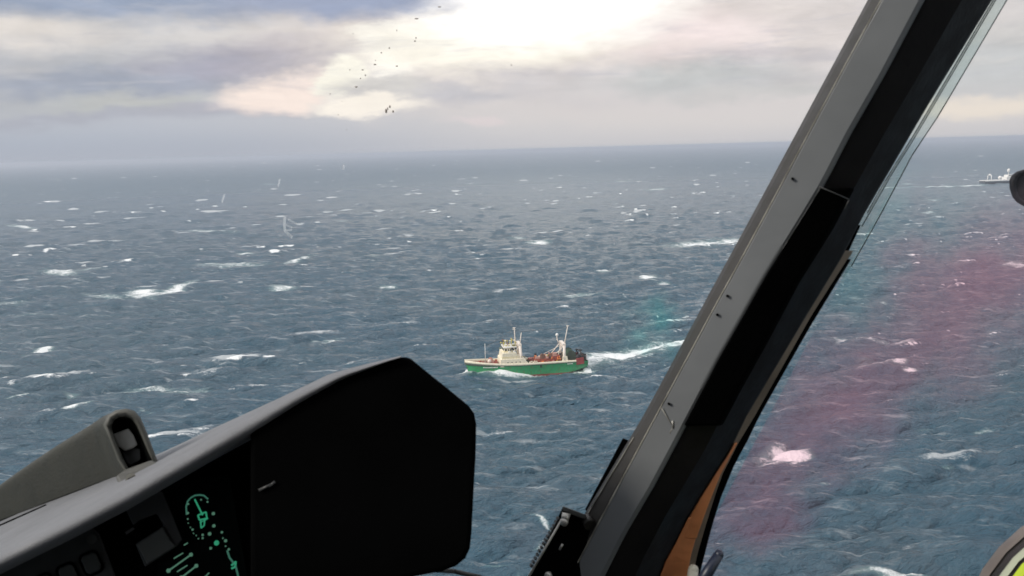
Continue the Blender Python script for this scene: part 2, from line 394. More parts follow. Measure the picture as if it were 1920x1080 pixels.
def build_sea():
    az_f = np.arange(R(-38), R(38), .00100)
    az_c = np.linspace(R(38), R(322), 150)[:-1]
    AZ = np.concatenate([az_f, az_c]); dA = np.concatenate([np.full(len(az_f), .001), np.full(len(az_c), R(1.9))])
    t = np.arange(.64, .0026, -.00088); t = np.concatenate([[60., 4, 2.2, 1.4, 1.0, .85, .74], t, [.0024, .0021]])
    rr = H/t; dr = np.gradient(rr)
    nr, na = len(rr), len(AZ)
    RR, AA = np.meshgrid(rr, AZ, indexing='ij'); X0 = RR*np.sin(AA); Y0 = RR*np.cos(AA)
    SP = np.maximum(np.abs(dr)[:, None]*.55, RR*dA[None, :])
    Z = np.zeros_like(X0); DX = np.zeros_like(X0); DY = np.zeros_like(X0); FO = np.zeros_like(X0); TR = np.zeros_like(X0)
    for (L, Nn, bands, fo, tr), rot in PATCHES:
        c, s = math.cos(rot), math.sin(rot)
        U = X0*c+Y0*s+1000; V = -X0*s+Y0*c+1000
        for wl, (h, dx, dy) in bands:
            f = np.clip((wl*3.4-SP)/(wl*3.0), 0, 1); f = f*f*(3-2*f)
            if f.max() == 0: continue
            Z += f*samp(h, L, Nn, U, V)
            a = f*samp(dx, L, Nn, U, V); b = f*samp(dy, L, Nn, U, V)
            DX += (a*c-b*s); DY += (a*s+b*c)
        FO = np.maximum(FO, samp(fo, L, Nn, U, V)); TR = np.maximum(TR, samp(tr, L, Nn, U, V))
    # far breakers smear along their crests
    for a in (FO, TR):
        far = np.clip((rr-700)/900, 0, 1)[:, None]
        b = (np.roll(a, 1, 1)+a*1.3+np.roll(a, -1, 1)+.5*np.roll(a, 2, 1)+.5*np.roll(a, -2, 1))/3.0
        a[:] = a*(1-far)+b*far
    (L, Nn, bands, _, _), _r = PATCHES[0]
    wk = np.clip(1-SP/30, 0, 1)
    wx = 3.2*samp(bands[1][1][0], L, Nn, X0*1.7+90, Y0*1.7)*wk+2.2*samp(bands[2][1][0], L, Nn, X0, Y0+77)*wk
    wy = 4.2*samp(bands[1][1][0], L, Nn, X0*1.7, Y0*1.7+210)*wk+3.0*samp(bands[2][1][0], L, Nn, X0+50, Y0)*wk
    gu = samp(bands[0][1][0], L, Nn, X0/8+31, Y0/8+400)/.55
    FO = FO*np.clip(.74+.5*gu, .0, 1.3)*np.clip(RR/620, .35, 1)*np.clip(1-(RR-1500)/5000, .35, 1)*(1-.95*np.clip(1.6*ell(X0, Y0, 1120, 632, 190, 34), 0, 1))
    TR = TR*(1-np.clip(1.6*ell(X0, Y0, 1120, 632, 190, 34), 0, 1))
    E, lift, inside = foam_extra(X0, Y0, wx, wy)
    Z = Z+lift; Z = np.where(inside, np.minimum(Z, .0)-.8, Z)
    X = X0+DX; Y = Y0+DY
    co = np.stack([X, Y, Z], -1).reshape(-1, 3).astype(np.float32)
    i = np.arange(nr-1)[:, None]*na; j = np.arange(na)[None, :]; j2 = (j+1) % na
    q = np.stack([i+j, i+na+j, i+na+j2, i+j2], -1).reshape(-1, 4)[:, ::-1]
    me = bpy.data.meshes.new('sea'); me.vertices.add(len(co)); me.vertices.foreach_set('co', co.ravel())
    nq = len(q); me.loops.add(nq*4); me.loops.foreach_set('vertex_index', q.ravel().astype(np.int32))
    me.polygons.add(nq); me.polygons.foreach_set('loop_start', np.arange(nq, dtype=np.int32)*4)
    me.polygons.foreach_set('use_smooth', np.ones(nq, bool)); me.update(calc_edges=True)
    for nm, a in (('foam', FO), ('trail', TR), ('wash', E)):
        at = me.attributes.new(nm, 'FLOAT', 'POINT'); at.data.foreach_set('value', a.ravel().astype(np.float32))
    o = bpy.data.objects.new('sea', me); COL.objects.link(o); o['kind'] = 'structure'
    return o
sea = build_sea()
def sea_mat():
    m = bpy.data.materials.new('sea_water'); m.use_nodes = True; N = NT(m.node_tree)
    geo = N.add('ShaderNodeNewGeometry').outputs['Position']
    dist = N.vmath('LENGTH', N.vmath('SUBTRACT', geo, tuple(CAM)))
    at = {}
    for k in ('foam', 'trail', 'wash'):
        a = N.add('ShaderNodeAttribute'); a.attribute_name = k; at[k] = a.outputs['Fac']
    g2 = N.vmath('MULTIPLY', geo, (1, 1, .0))
    # wind stretched coordinates: fine ripples run across the wind
    rt = N.add('ShaderNodeVectorRotate', rotation_type='Z_AXIS'); N.put(rt.inputs['Vector'], g2); rt.inputs['Angle'].default_value = -math.atan2(WIND[1], WIND[0])
    ws = rt.outputs[0]
    st = N.vmath('MULTIPLY', ws, (1.0, .42, 1))
    fn1 = N.noise(ws, .9, 4, .62, .4); fn2 = N.noise(st, .32, 5, .6, .3)
    brk = N.math('ADD', N.math('MULTIPLY', fn1, .55), N.math('MULTIPLY', fn2, .45))
    rt2 = N.add('ShaderNodeVectorRotate', rotation_type='Z_AXIS'); N.put(rt2.inputs['Vector'], g2); rt2.inputs['Angle'].default_value = R(8)
    hs = N.vmath('MULTIPLY', rt2.outputs[0], (.55, 1.0, 1))
    fn3 = N.noise(hs, .62, 6, .68, 1.3); fn4 = N.noise(hs, .17, 6, .62, .9)
    rdg = N.math('SUBTRACT', 1.0, N.math('ABSOLUTE', N.math('MULTIPLY', N.math('SUBTRACT', fn3, .5), 7.0)))
    bc = N.math('ADD', N.math('MULTIPLY', N.math('SUBTRACT', brk, .5), 2.2), N.math('MULTIPLY', N.math('SUBTRACT', fn4, .5), 2.0))
    bc = N.math('ADD', bc, N.math('MULTIPLY', rdg, .22))
    crest = N.sm(N.math('ADD', N.math('MULTIPLY', at['foam'], 1.5), N.math('MULTIPLY', bc, .75)), .45, 1.15)
    spent = N.math('MULTIPLY', N.sm(N.math('ADD', N.math('MULTIPLY', at['trail'], 7.0), bc), .70, 1.7), .50)
    wash = N.sm(N.math('ADD', at['wash'], N.math('MULTIPLY', bc, .75)), .42, 1.15)
    gate = N.sm(at['wash'], .05, .25)
    wash = N.math('MULTIPLY', wash, gate)
    gate2 = N.sm(at['foam'], .0, .06)
    crest = N.math('MULTIPLY', crest, gate2)
    # thin wind streaks of old foam
    strk = N.noise(N.vmath('MULTIPLY', rt2.outputs[0], (.22, 1.0, 1)), .20, 6, .66, .5)
    strk = N.math('MULTIPLY', N.sm(strk, .53, .78), .34)
    foam = N.math('MAXIMUM', N.math('MAXIMUM', crest, spent), N.math('MAXIMUM', wash, strk))
    # water colour: slight patchy body colour
    pv = N.noise(g2, .006, 4, .55); pv2 = N.noise(ws, .05, 4, .6)
    body = N.mix(N.sm(pv, .35, .65), (.033, .090, .134), (.046, .098, .134))
    body = N.mix(N.math('MULTIPLY', N.sm(pv2, .45, .7), .5), body, (.075, .115, .150))
    body = N.mix(N.math('MULTIPLY', N.sm(at['wash'], .06, .55), .75), body, (.15, .25, .26))
    b = N.add('ShaderNodeBsdfPrincipled')
    N.put(b.inputs['Base Color'], body); b.inputs['IOR'].default_value = 1.333
    N.put(b.inputs['Roughness'], N.sm(dist, 200, 5000, .13, .40))
    # ripples
    h1 = N.noise(N.vmath('MULTIPLY', ws, (1., .36, 1)), .50, 5, .62, .2)
    h2 = N.noise(N.vmath('MULTIPLY', ws, (1., .30, 1)), .11, 3, .5, .3)
    h3 = N.noise(N.vmath('MULTIPLY', ws, (1., .38, 1)), .035, 3, .5, .3)
    bm1 = N.add('ShaderNodeBump'); bm1.inputs['Distance'].default_value = 2.7; N.put(bm1.inputs['Height'], h1)
    N.put(bm1.inputs['Strength'], N.sm(dist, 300, 3500, 1.0, .6))
    bm2 = N.add('ShaderNodeBump'); bm2.inputs['Distance'].default_value = 6.5; N.put(bm2.inputs['Height'], h2)
    N.put(bm2.inputs['Strength'], N.sm(dist, 150, 1200, .65, .95)); N.l.new(bm1.outputs[0], bm2.inputs['Normal'])
    bm3 = N.add('ShaderNodeBump'); bm3.inputs['Distance'].default_value = 10; N.put(bm3.inputs['Height'], h3)
    N.put(bm3.inputs['Strength'], N.sm(dist, 900, 3000, .0, .9)); N.l.new(bm2.outputs[0], bm3.inputs['Normal'])
    h4 = N.noise(N.vmath('MULTIPLY', g2, (.55, 1., 1)), .011, 4, .6, .3)
    bm4 = N.add('ShaderNodeBump'); bm4.inputs['Distance'].default_value = 30; N.put(bm4.inputs['Height'], h4)
    N.put(bm4.inputs['Strength'], N.sm(dist, 900, 4500, .0, .9)); N.l.new(bm3.outputs[0], bm4.inputs['Normal'])
    N.l.new(bm4.outputs[0], b.inputs['Normal'])
    fb = N.add('ShaderNodeBsdfPrincipled'); fb.inputs['Base Color'].default_value = (.86, .88, .88, 1); fb.inputs['Roughness'].default_value = .8
    fb.inputs['Specular IOR Level'].default_value = .1
    fbm = N.add('ShaderNodeBump'); fbm.inputs['Distance'].default_value = .8; N.put(fbm.inputs['Height'], fn1); N.l.new(fbm.outputs[0], fb.inputs['Normal'])
    mx = N.add('ShaderNodeMixShader'); N.put(mx.inputs[0], foam); N.l.new(b.outputs[0], mx.inputs[1]); N.l.new(fb.outputs[0], mx.inputs[2])
    o = N.add('ShaderNodeOutputMaterial'); N.l.new(mx.outputs[0], o.inputs[0])
    return m
sea.data.materials.append(sea_mat())

# ------------------------------------------------------------------ green trawler
def hull_mat(name, top, low, zsplit, rust=.53):
    m = bpy.data.materials.new(name); m.use_nodes = True; N = NT(m.node_tree)
    tc = N.add('ShaderNodeTexCoord').outputs['Object']; x, y, z = N.sep(tc)
    b = N.add('ShaderNodeBsdfPrincipled'); o = N.add('ShaderNodeOutputMaterial'); N.l.new(b.outputs[0], o.inputs[0])
    n = N.noise(tc, .8, 5, .6); st = N.noise(N.vmath('MULTIPLY', tc, (3, 3, .35)), 1.0, 5, .65)
    c = N.mix(N.sm(n, .3, .7), tuple(v*.85 for v in top), tuple(v*1.1 for v in top))
    c = N.mix(N.math('MULTIPLY', N.sm(st, rust, rust+.12), .6), c, (.16, .065, .03))
    c = N.mix(N.sm(z, zsplit-.08, zsplit+.08, 1, 0), c, low)
    N.put(b.inputs['Base Color'], c); b.inputs['Roughness'].default_value = .42
    return m
cream = mat('cream_paint', (.84, .77, .60), .5, var=.10, scale=1.2, dirt=((.34, .17, .08), .66))
white = mat('white_paint', (.80, .79, .76), .45, var=.06, scale=1.5, dirt=((.40, .25, .15), .68))
rustd = mat('rusty_deck', (.20, .105, .075), .8, var=.35, scale=1.0, dirt=((.34, .15, .08), .55))
rustr = mat('rust_red', (.34, .085, .055), .7, var=.3, scale=1.4)
pink = mat('pale_red_gear', (.55, .30, .24), .6, var=.2, scale=2)
dgreen = mat('dark_green_net', (.035, .075, .045), .95, var=.4, scale=5, bump=.1, bscale=6)
blackp = mat('black_gear', (.03, .03, .03), .7, var=.3, scale=3)
yellow = mat('yellow_gear', (.55, .46, .10), .5, var=.2, scale=3)
orange = mat('orange_float', (.75, .22, .05), .45)
wglass = mat('wheelhouse_glass', (.02, .03, .035), .08)
steelw = mat('mast_cream', (.78, .70, .62), .45, var=.1, scale=3, dirt=((.45, .28, .2), .64))

def sheer(t): return 5.35 + .1*(1-min(1, t/.5))**2 + 1.9*max(0, (t-.5)/.5)**1.8
def hbd(t):
    f = 1-max(0, (t-.62)/.40)**2.4 if t > .62 else 1
    return 5.6*max(f, .02)*(.86+.14*min(1, t/.12))
def hbw(t): return float(half_wl(np.array(t)))
def make_trawler():
    T = thing('fishing_trawler', 'green hulled stern trawler with cream superstructure and twin gantry masts, throwing a white bow wave', 'trawler',
              (mid.x, mid.y, -.45), SHIP_RZ)
    T.scale = (SS, SS, SS*1.09)
    gm = hull_mat('green_hull', (.034, .30, .120), (.27, .07, .05), .02)
    M = MB(); ts = [i/40 for i in range(41)]
    def xs(t): return -29+58*t
    for s in (1, -1):
        rows = []
        for t in ts:
            zt = sheer(t)-.85; hd = hbd(t)*(1.0); hw = max(hbw(t*.97), .05)
            rake = 2.6*max(0, (t-.85)/.15)          # stem rakes back below
            cz = max(0, (.22-t)/.22)                  # counter rises at the stern
            x0 = xs(t)
            rows.append([(x0, s*hd, zt), (x0-rake*.35, s*(hd*.6+hw*.4), zt*.62+.2), (x0-rake*.75, s*hw, .9+cz*1.6), (x0-rake, s*hw*.97, -.2+cz*2.3), (x0-rake, s*hw*.75, -1.6+cz*3.3), (x0-rake, 0, -2.4+cz*3.8)])
        M.loft(rows)
        if s == 1: first = rows[0]
        else: M.add(first+rows[0][::-1][1:], [tuple(range(len(first)*2-1))])
    hull = M.build('hull', gm, T)
    # bulwark in cream, with a real wall thickness
    M = MB()
    for s in (1, -1):
        rows = []
        for t in [.10+.9*i/38 for i in range(39)]:
            zt = sheer(t); hd = hbd(t); x0 = xs(t)
            lo = zt-.95-1.0*max(0, (t-.70)/.30)
            rows.append([(x0+.02, s*(hd+.05), lo), (x0+.03*(t > .98), s*(hd+.07+.25*max(0, (t-.8)/.2)), zt), (x0-.05, s*max(hd-.12, .01), zt), (x0-.05, s*max(hd-.10, .01), zt-1.0)])
        M.loft(rows, closed=True)
    M.build('bulwark', cream, T)
    # rubbing strake
    M = MB()
    for s in (1, -1):
        M.path([(xs(t)+.0, s*(hbd(t)+.08), sheer(t)-1.0-1.0*max(0, (t-.70)/.30)) for t in [.04+.95*i/30 for i in range(31)]], .10, 6)
    M.build('rubbing_strake', mat('strake_dark', (.05, .10, .07), .6), T)
    # deck
    M = MB(); rows = []
    for t in ts:
        zt = sheer(t)-1.0 - (1.1 if t < .55 else 0) ; hd = max(hbd(t)-.09, .02); rows.append([(xs(t), -hd, zt), (xs(t), 0, zt+.12), (xs(t), hd, zt)])
    M.loft(rows, smooth=False); M.build('deck', rustd, T)
    dz = 2.9       # working deck height in the waist
    # deckhouse and bridge ------------------------------------------------
    x0 = xs(.715); M = MB()
    def tier(M, xa, xb, yh, z0, z1, slope=0.0, sl_a=0.0):
        v = [(xa+sl_a, -yh, z1), (xb-slope, -yh, z1), (xb-slope, yh, z1), (xa+sl_a, yh, z1)]
        u = [(xa, -yh, z0), (xb, -yh, z0), (xb, yh, z0), (xa, yh, z0)]
        M.add(u+v, [(3, 2, 1, 0), (4, 5, 6, 7), (0, 1, 5, 4), (1, 2, 6, 5), (2, 3, 7, 6), (3, 0, 4, 7)])
    tier(M, -1.5, 12.9, 5.45, 2.7, 6.0, .3, 3.6)
    h1 = M.build('deckhouse', cream, T, bevel=.12)
    M = MB()
    for s in (1, -1):
        for k in range(4): M.tube((3.6+k*1.9, s*5.46, 4.6), (3.6+k*1.9, s*5.50, 4.6), .24, n=12)
    M.build('porthole', wglass, h1)
    M = MB(); tier(M, 4.0, 12.1, 4.9, 5.9, 8.6, .4, 1.2); h2 = M.build('bridge_deck', cream, T, bevel=.1)
    M = MB(); tier(M, 5.2, 11.0, 3.5, 8.4, 10.7, .45, .1); wh = M.build('wheelhouse', cream, T, bevel=.1)
    for k in range(6): 
        M = MB(); M.box((10.83, -2.6+k*1.04, 9.75), (.10, .82, .85), ry=-.19); M.build('window', wglass, wh)
    for s in (1, -1):
        for k in range(4):
            M = MB(); M.box((6.4+k*1.15, s*3.52, 9.75), (.8, .06, .8)); M.build('window', wglass, wh)
    M = MB(); M.box((8, 0, 10.8), (6.4, 7.6, .16)); M.build('roof', white, wh)
    M = MB()
    for s in (1, -1):
        M.path([(4.7, s*4.2, 9.3), (12, s*4.2, 9.3)], .05, 5)
        for k in range(8): M.tube((4.7+k*1.04, s*4.2, 8.4), (4.7+k*1.04, s*4.2, 9.3), .04, n=5)
        M.path([(1.2, s*5.3, 6.9), (12.0, s*5.3, 6.9)], .05, 5)
        for k in range(9): M.tube((1.2+k*1.35, s*5.3, 5.9), (1.2+k*1.35, s*5.3, 6.9), .04, n=5)
    M.build('railing', yellow, T)
    # equipment above the bridge: search lights, rafts, aerials
    M = MB()
    for (a, b, c_, r_) in ((9.6, 2.4, 11.4, .34), (8.2, 2.8, 11.5, .30), (7.2, -2.0, 11.5, .34), (10.1, -1.2, 11.4, .3)):
        M.tube((a, b, 10.85), (a, b, c_), .06); M.ball((a, b, c_), r_, 10)
    M.tube((8.9, .6, 10.85), (8.9, .6, 13.2), .07); M.box((8.9, .6, 13.2), (.25, 2.2, .22), rz=.4)
    M.build('bridge_lamp', yellow, T)
    M = MB()
    for (a, b) in ((6.0, 3.9), (8.2, 3.9)): M.tube((a-.7, b, 9.0), (a+.7, b, 9.0), .42, n=12)
    M.build('life_raft', white, T)
    M = MB(); M.box((5.9, 1.8, 11.2), (1.2, 1.2, .8)); M.box((11.2, 4.5, 7.0), (1.0, .5, 1.6)); M.box((9.6, 4.6, 6.7), (1.5, .5, 1.0)); M.build('locker', mat('olive_gear', (.18, .17, .07), .7), T)
    # forecastle gear
    fz = sheer(.85)-1.05-1.45
    M = MB(); M.tube((19.2, 0, fz), (19.2, 0, fz+8.6), .17, .10); M.tube((19.2, -.7, fz+7.6), (19.2, .7, fz+7.6), .06); M.build('foremast', white, T)
    M = MB(); M.tube((16.6, -1.6, fz+.9), (16.6, 2.6, fz+.9), .75, n=14); M.tube((16.6, 2.6, fz+.9), (16.6, 2.75, fz+.9), 1.15, n=16); M.tube((16.6, -1.6, fz+.9), (16.6, -1.75, fz+.9), 1.15, n=16)
    M.box((16.6, .5, fz+.2), (1.9, 4.8, .4)); M.build('windlass', pink, T)
    M = MB(); M.ball((17.6, 2.6, fz+1.2), .95, 14); M.build('mooring_buoy', mat('pale_buoy', (.72, .60, .52), .5), T)
    M = MB()
    for k, (a, b) in enumerate(((20.5, 1.2), (21.6, -.8), (22.9, .9), (14.3, 3.6), (14.6, 1.5), (13.8, -2), (24.2, 0), (20.8, 3.0), (15.2, 4.1))):
        M.box((a, b, fz+.45), (.9, .7, .8), rz=k*.5); M.tube((a+.5, b, fz), (a+.5, b, fz+.9), .16)
    M.build('deck_fitting', rustr, T)
    M = MB(); M.ball((22.2, 2.1, fz+.5), .6, 10, (1.3, 1, .7)); M.box((25.4, .4, fz+.5), (.8, .8, .9)); M.build('capstan', blackp, T)
    # portal masts -----------------------------------------------------------
    def portal(name, x, zt, yh, r, tops, rake=0.):
        M = MB()
        for s in (1, -1):
            M.tube((x, s*yh, dz-.2), (x+rake, s*yh*.78, zt), r*1.25, r, n=10)
        M.box((x+rake, 0, zt), (r*2.4, yh*1.7, r*2.6))
        M.build(name, steelw, T)
        for (dx, yy, hh, dy, lean) in tops:
            M = MB(); M.tube((x+rake+dx, yy, zt), (x+rake+dx+lean, yy+dy, zt+hh), r*.52, r*.30, n=8)
            if hh > 7: M.tube((x+rake+dx+lean*.96-.7, yy+dy, zt+hh*.97), (x+rake+dx+lean*.96+.7, yy+dy, zt+hh*.97), r*.26)
            o = M.build('topmast', steelw, T)
    portal('forward_gantry', 2.6, 11.2, 4.9, .60, ((1.2, -2.8, 7.05, 0, .3), (-.1, 2.4, 5.6, 0, -.9)), .6)
    M = MB()
    M.tube((4.0, -2.8, 17.2), (5.6, -2.8, 17.5), .13)
    M.tube((3.2, -4.0, 11.2), (7.5, -3.4, 8.4), .22); M.tube((3.2, 3.8, 11.0), (6.2, 3.4, 8.4), .2)
    M.build('gantry_stay', steelw, T)
    portal('aft_gantry', -17.6, 10.2, 4.9, .62, ((-.3, 2.6, 8.6, 0, -1.9),), -.2)
    M = MB(); M.tube((-16.2, -2.4, 10.2), (-15.5, -2.4, 13.4), .16); M.tube((-17, -1.5, 10.2), (-15.4, -2.4, 12), .12)
    M.tube((-17.6, 4.0, 10.0), (-13.6, 4.0, 6.8), .2); M.tube((-17.6, -4.0, 10.2), (-13.0, -3.4, 5.6), .25); M.tube((-17.6, 0, 10), (-7.5, 0, 5.8), .10)
    M.build('derrick', steelw, T)
    M = MB(); M.ball((-15.7, -2.4, 13.9), .72, 14); M.build('radome', white, T)
    M = MB(); M.box((-17.9, 4.9, 4.2), (3.0, .9, 3.2), taper=.7); M.box((-17.9, -4.9, 4.2), (3.0, .9, 3.2), taper=.7); M.build('gantry_foot', cream, T, bevel=.08)
    # trawl deck -------------------------------------------------------------
    M = MB(); M.box((-8.6, 1.5, 4.0), (10.5, 4.4, 1.9)); M.box((-3.2, -1, 3.7), (3, 5, 1.4)); M.box((-13.6, 2.4, 4.5), (3.6, 3.2, 2.6)); M.build('winch_house', rustr, T, bevel=.15)
    M = MB()
    for (a, b, r_) in ((-7.5, 2.2, .95), (-11.7, 2.0, 1.0)):
        M.tube((a, b-1.3, 5.8), (a, b+1.3, 5.8), r_, n=14); M.tube((a, b+1.3, 5.8), (a, b+1.42, 5.8), r_*1.35, n=16)
    M.build('winch_drum', rustd, T)
    M = MB(); M.box((-5.2, 3.0, 5.4), (2.2, 1.2, .9)); M.box((-13.2, 3.6, 6.6), (1.8, 1.2, 1.5)); M.box((-9.6, 3.6, 5.3), (1.0, .8, .7)); M.build('control_cabin', pink, T, bevel=.08)
    M = MB()
    for k in range(12): M.ball((-1.0-random.random()*4.4, 3.6+random.random()*1.2, 3.6+random.random()*.5), .42, 8)
    M.build('net_float', mat('cream_float', (.72, .62, .48), .5), T)
    M = MB()
    for k in range(6): M.ball((-11.0-random.random()*6, 4.2+random.random()*.6, 4.3+random.random()*1.2), .36, 8)
    M.build('orange_float', orange, T)
    M = MB()
    for k in range(9): 
        a = 1.5-k*1.6; M.tube((a, -4.6, 3.0), (a, -4.6, 4.6), .08, n=5)
    M.tube((1.5, -4.6, 4.6), (-12, -4.6, 4.6), .08, n=5); M.tube((0, 2, 4.2), (-9, -1, 5.6), .12, n=6); M.box((-3, 3.9, 3.3), (5, .8, .8)); M.box((.2, 2.0, 3.8), (1.4, 1.0, 1.2)); M.build('pipe_rail', blackp, T)
    cl = random.Random(5)
    clm = [rustr, rustd, pink, blackp, cream, orange, yellow, rustr, rustd]
    for k in range(34):                                  # loose trawl gear, bobbins and coils on the working deck
        M = MB(); a = cl.uniform(-17, -1.5); b = cl.uniform(-3.5, 4.4); zz = 3.6 if (b > 3.2 or a > -4) else cl.uniform(4.6, 5.9)
        if k % 3 == 0: M.tube((a, b-.4, zz), (a+.3, b+.4, zz+.1), cl.uniform(.35, .6), n=10)
        elif k % 3 == 1: M.box((a, b, zz), (cl.uniform(.6, 1.6), cl.uniform(.4, 1.1), cl.uniform(.5, 1.3)), rz=cl.uniform(0, 3))
        else: M.ball((a, b, zz), cl.uniform(.35, .6), 8)
        M.build(('bobbin', 'gear_box', 'fender')[k % 3], clm[cl.randrange(9)], T)
    for k in range(16):                                  # aerials, floodlights and vents over the bridge
        M = MB(); a = cl.uniform(4.6, 11.6); b = cl.uniform(-2.5, 4.3); z0_ = 8.7 if b > 3.4 else 10.85; hh = cl.uniform(.7, 2.6)
        M.tube((a, b, z0_-.3), (a, b, z0_+hh), .10, n=6); M.box((a, b, z0_+hh), (cl.uniform(.35, .8), cl.uniform(.4, .9), cl.uniform(.3, .6)), rz=cl.uniform(0, 3))
        M.build('floodlight', clm[(6, 4, 1, 6, 3, 4)[k % 6]], T)
    for k in range(9):                                   # nets heaped at the stern
        M = MB(); M.ball((cl.uniform(-28, -22.5), cl.uniform(-3, 4.4), 4.2+cl.uniform(0, 1.0)), cl.uniform(.6, 1.1), 10, (1.2, 1, .7)); M.build('net_heap', (dgreen, rustd, blackp)[k % 3], T)
    for (p_, q_) in (((3.2, 2.4, 18), (19.2, 0, 11)), ((3.2, -2.6, 18), (19.2, 0, 11)), ((2.6, 0, 11.4), (-17.6, 0, 10.4)), ((-19.5, 2.6, 18), (-27, 4.2, 6.4)), ((-19.5, 2.6, 18), (3, 2.4, 17))):
        M = MB(); M.tube(p_, q_, .045, n=5); M.build('rigging_wire', blackp, T)
    # net drum and stern gallows
    M = MB(); M.tube((-21.3, -3.2, 5.6), (-21.3, 3.4, 5.6), 1.9, n=20); M.build('net_drum', dgreen, T)
    M = MB()
    for s in (-1, 1): M.tube((-21.3, s*3.5, 5.6), (-21.3, s*3.7, 5.6), 2.15, n=20); M.box((-21.3, s*3.6, 4), (1.2, .4, 3))
    M.build('drum_flange', mat('drum_dark', (.06, .08, .055), .8), T)
    M = MB()
    for s in (-1, 1):
        M.tube((-27.4, s*4.6, 2.4), (-25.2, s*4.6, 6.6), .3); M.tube((-27.9, s*4.6, 3), (-27.6, s*4.6, 6.0), .28); M.tube((-25.2, s*4.6, 6.6), (-28.2, s*4.6, 5.9), .26)
        M.box((-24.4, s*4.5, 4.4), (1.2, .9, 1.8), rz=.3)
    M.tube((-26.4, -4.6, 6.3), (-26.4, 4.6, 6.3), .28); M.box((-24, 3.2, 5.2), (2.2, 1.4, .5), ry=.5); M.box((-26.4, 2.2, 4.7), (2, 1.8, .7), ry=-.4)
    M.build('stern_gallows', blackp, T)
    M = MB(); M.box((-25.0, 5.35, 3.3), (3.8, .38, 2.9), ry=.12); M.box((-25.0, -5.35, 3.3), (3.8, .38, 2.9), ry=.12); M.build('trawl_door', mat('trawl_door_red', (.30, .055, .05), .7, var=.3, scale=1), T, bevel=.1)
    M = MB(); M.box((-28.5, 3.8, 4.6), (.7, .9, 2.3)); M.box((-27.0, -2.6, 5.2), (.6, 1.2, 1.4)); M.build('stern_light_box', white, T, bevel=.05)
    for o in T.children:
        if o.name.split('.')[0] not in ('hull', 'bulwark', 'rubbing_strake', 'deck'): o.location.z = 1.45
    # marks on the side (unreadable at this distance: worn white lettering)
    def lettering(x0, n, step, z0, h, tt):
        M = MB()
        for k in range(n):
            xx = x0-k*step; t = (xx+29)/58
            hb = hbd(t); lo = sheer(t)-.85; f = (lo-z0)/max(lo-.9, .1)
            y_ = hbd(t)*(1-f*.5)+hbw(t*.97)*f*.5+.10
            sl = math.atan2(hbd((xx-1+29)/58)-hbd((xx+1+29)/58), 2.0)
            M.box((xx, y_+.02, z0), (step*.62, .06, h), rz=-sl)
            M.box((xx+step*.15, y_+.03, z0+h*.2), (step*.3, .07, h*.2), rz=-sl)
        return M
    lettering(20.6, 11, .62, 4.2, .42, 0).build('name_lettering', white, T)
    lettering(-19.0, 5, .55, 3.9, .42, 0).build('port_lettering', white, T)
    M = MB(); M.box((-6.2, 5.60, 3.6), (.7, .16, 1.25)); M.build('scupper', blackp, T)
    return T
make_trawler()

def make_far_ship():
    a = G(1841, 344.5); b = G(1921, 341.5); hv = (b-a).normalized(); L = (b-a).length; c = (a+b)/2
    T = thing('distant_trawler', 'small far off grey and white fishing vessel near the right edge, trailing a thin wake', 'ship', (c.x, c.y, 0), math.atan2(hv.y, hv.x))
    s = L/64.; T.scale = (s, s, s)
    gh = hull_mat('grey_hull', (.10, .115, .13), (.10, .05, .05), .3, .8)
    def hb(t): return 5.5*max(.03, 1-max(0, (t-.6)/.4)**2.2)
    def sh(t): return 3.6+3.6*max(0, (t-.5)/.5)**1.7
    M = MB(); ts = [i/24 for i in range(25)]
    for sg in (1, -1):
        M.loft([[(-32+64*t, sg*hb(t), sh(t)), (-32+63*t, sg*hb(t)*.92, 0.6), (-32+61.5*t, sg*hb(t)*.8, -1.5), (-32+61.5*t, 0, -2)] for t in ts])
    M.add([(-32, hb(0), sh(0)), (-32, hb(0)*.92, .6), (-32, 0, -2), (-32, -hb(0)*.92, .6), (-32, -hb(0), sh(0))], [(0, 1, 2, 3, 4)])
    M.build('hull', gh, T)
    M = MB(); M.loft([[(-32+64*t, -hb(t)+.1, sh(t)-.9), (-32+64*t, hb(t)-.1, sh(t)-.9)] for t in ts]); M.build('deck', mat('pale_deck', (.55, .55, .55), .7, var=.1), T)
    M = MB()
    for sg in (1, -1): M.loft([[(-32+64*t, sg*(hb(t)+.06), sh(t)-1.1), (-32+64*t, sg*(hb(t)+.06), sh(t)+.9), (-32+64*t, sg*(hb(t)-.1), sh(t)+.9), (-32+64*t, sg*(hb(t)-.1), sh(t)-1.1)] for t in ts], closed=True)
    M.build('bulwark', white, T)
    M = MB(); M.box((9, 0, 5.8), (16, 9.4, 4.6)); M.box((8, 0, 9.4), (9, 8, 2.6)); w_ = M.build('superstructure', white, T, bevel=.2)
    for k in range(4):
        M = MB(); M.box((5.2+k*1.9, -4.03, 9.8), (1.2, .1, .9)); M.build('window', wglass, w_)
    M = MB(); M.tube((7, 0, 10.7), (7, 0, 17.5), .5, .25); M.ball((7, 0, 16.2), 1.9, 12, (1, 1, 1.4)); M.build('main_mast', white, T)
    M = MB(); M.tube((-21, 4, 3), (-21, 3, 11), .5); M.tube((-21, -4, 3), (-21, -3, 11), .5); M.tube((-21, -3.2, 11), (-21, 3.2, 11), .6); M.ball((-21, 0, 11.6), 1.2, 10); M.build('stern_gantry', white, T)
    M = MB(); M.ball((-7, -2, 7.2), 2.4, 14); M.tube((-7, -2, 2.7), (-7, -2, 5.5), .8); M.build('satellite_dome', white, T)
make_far_ship()

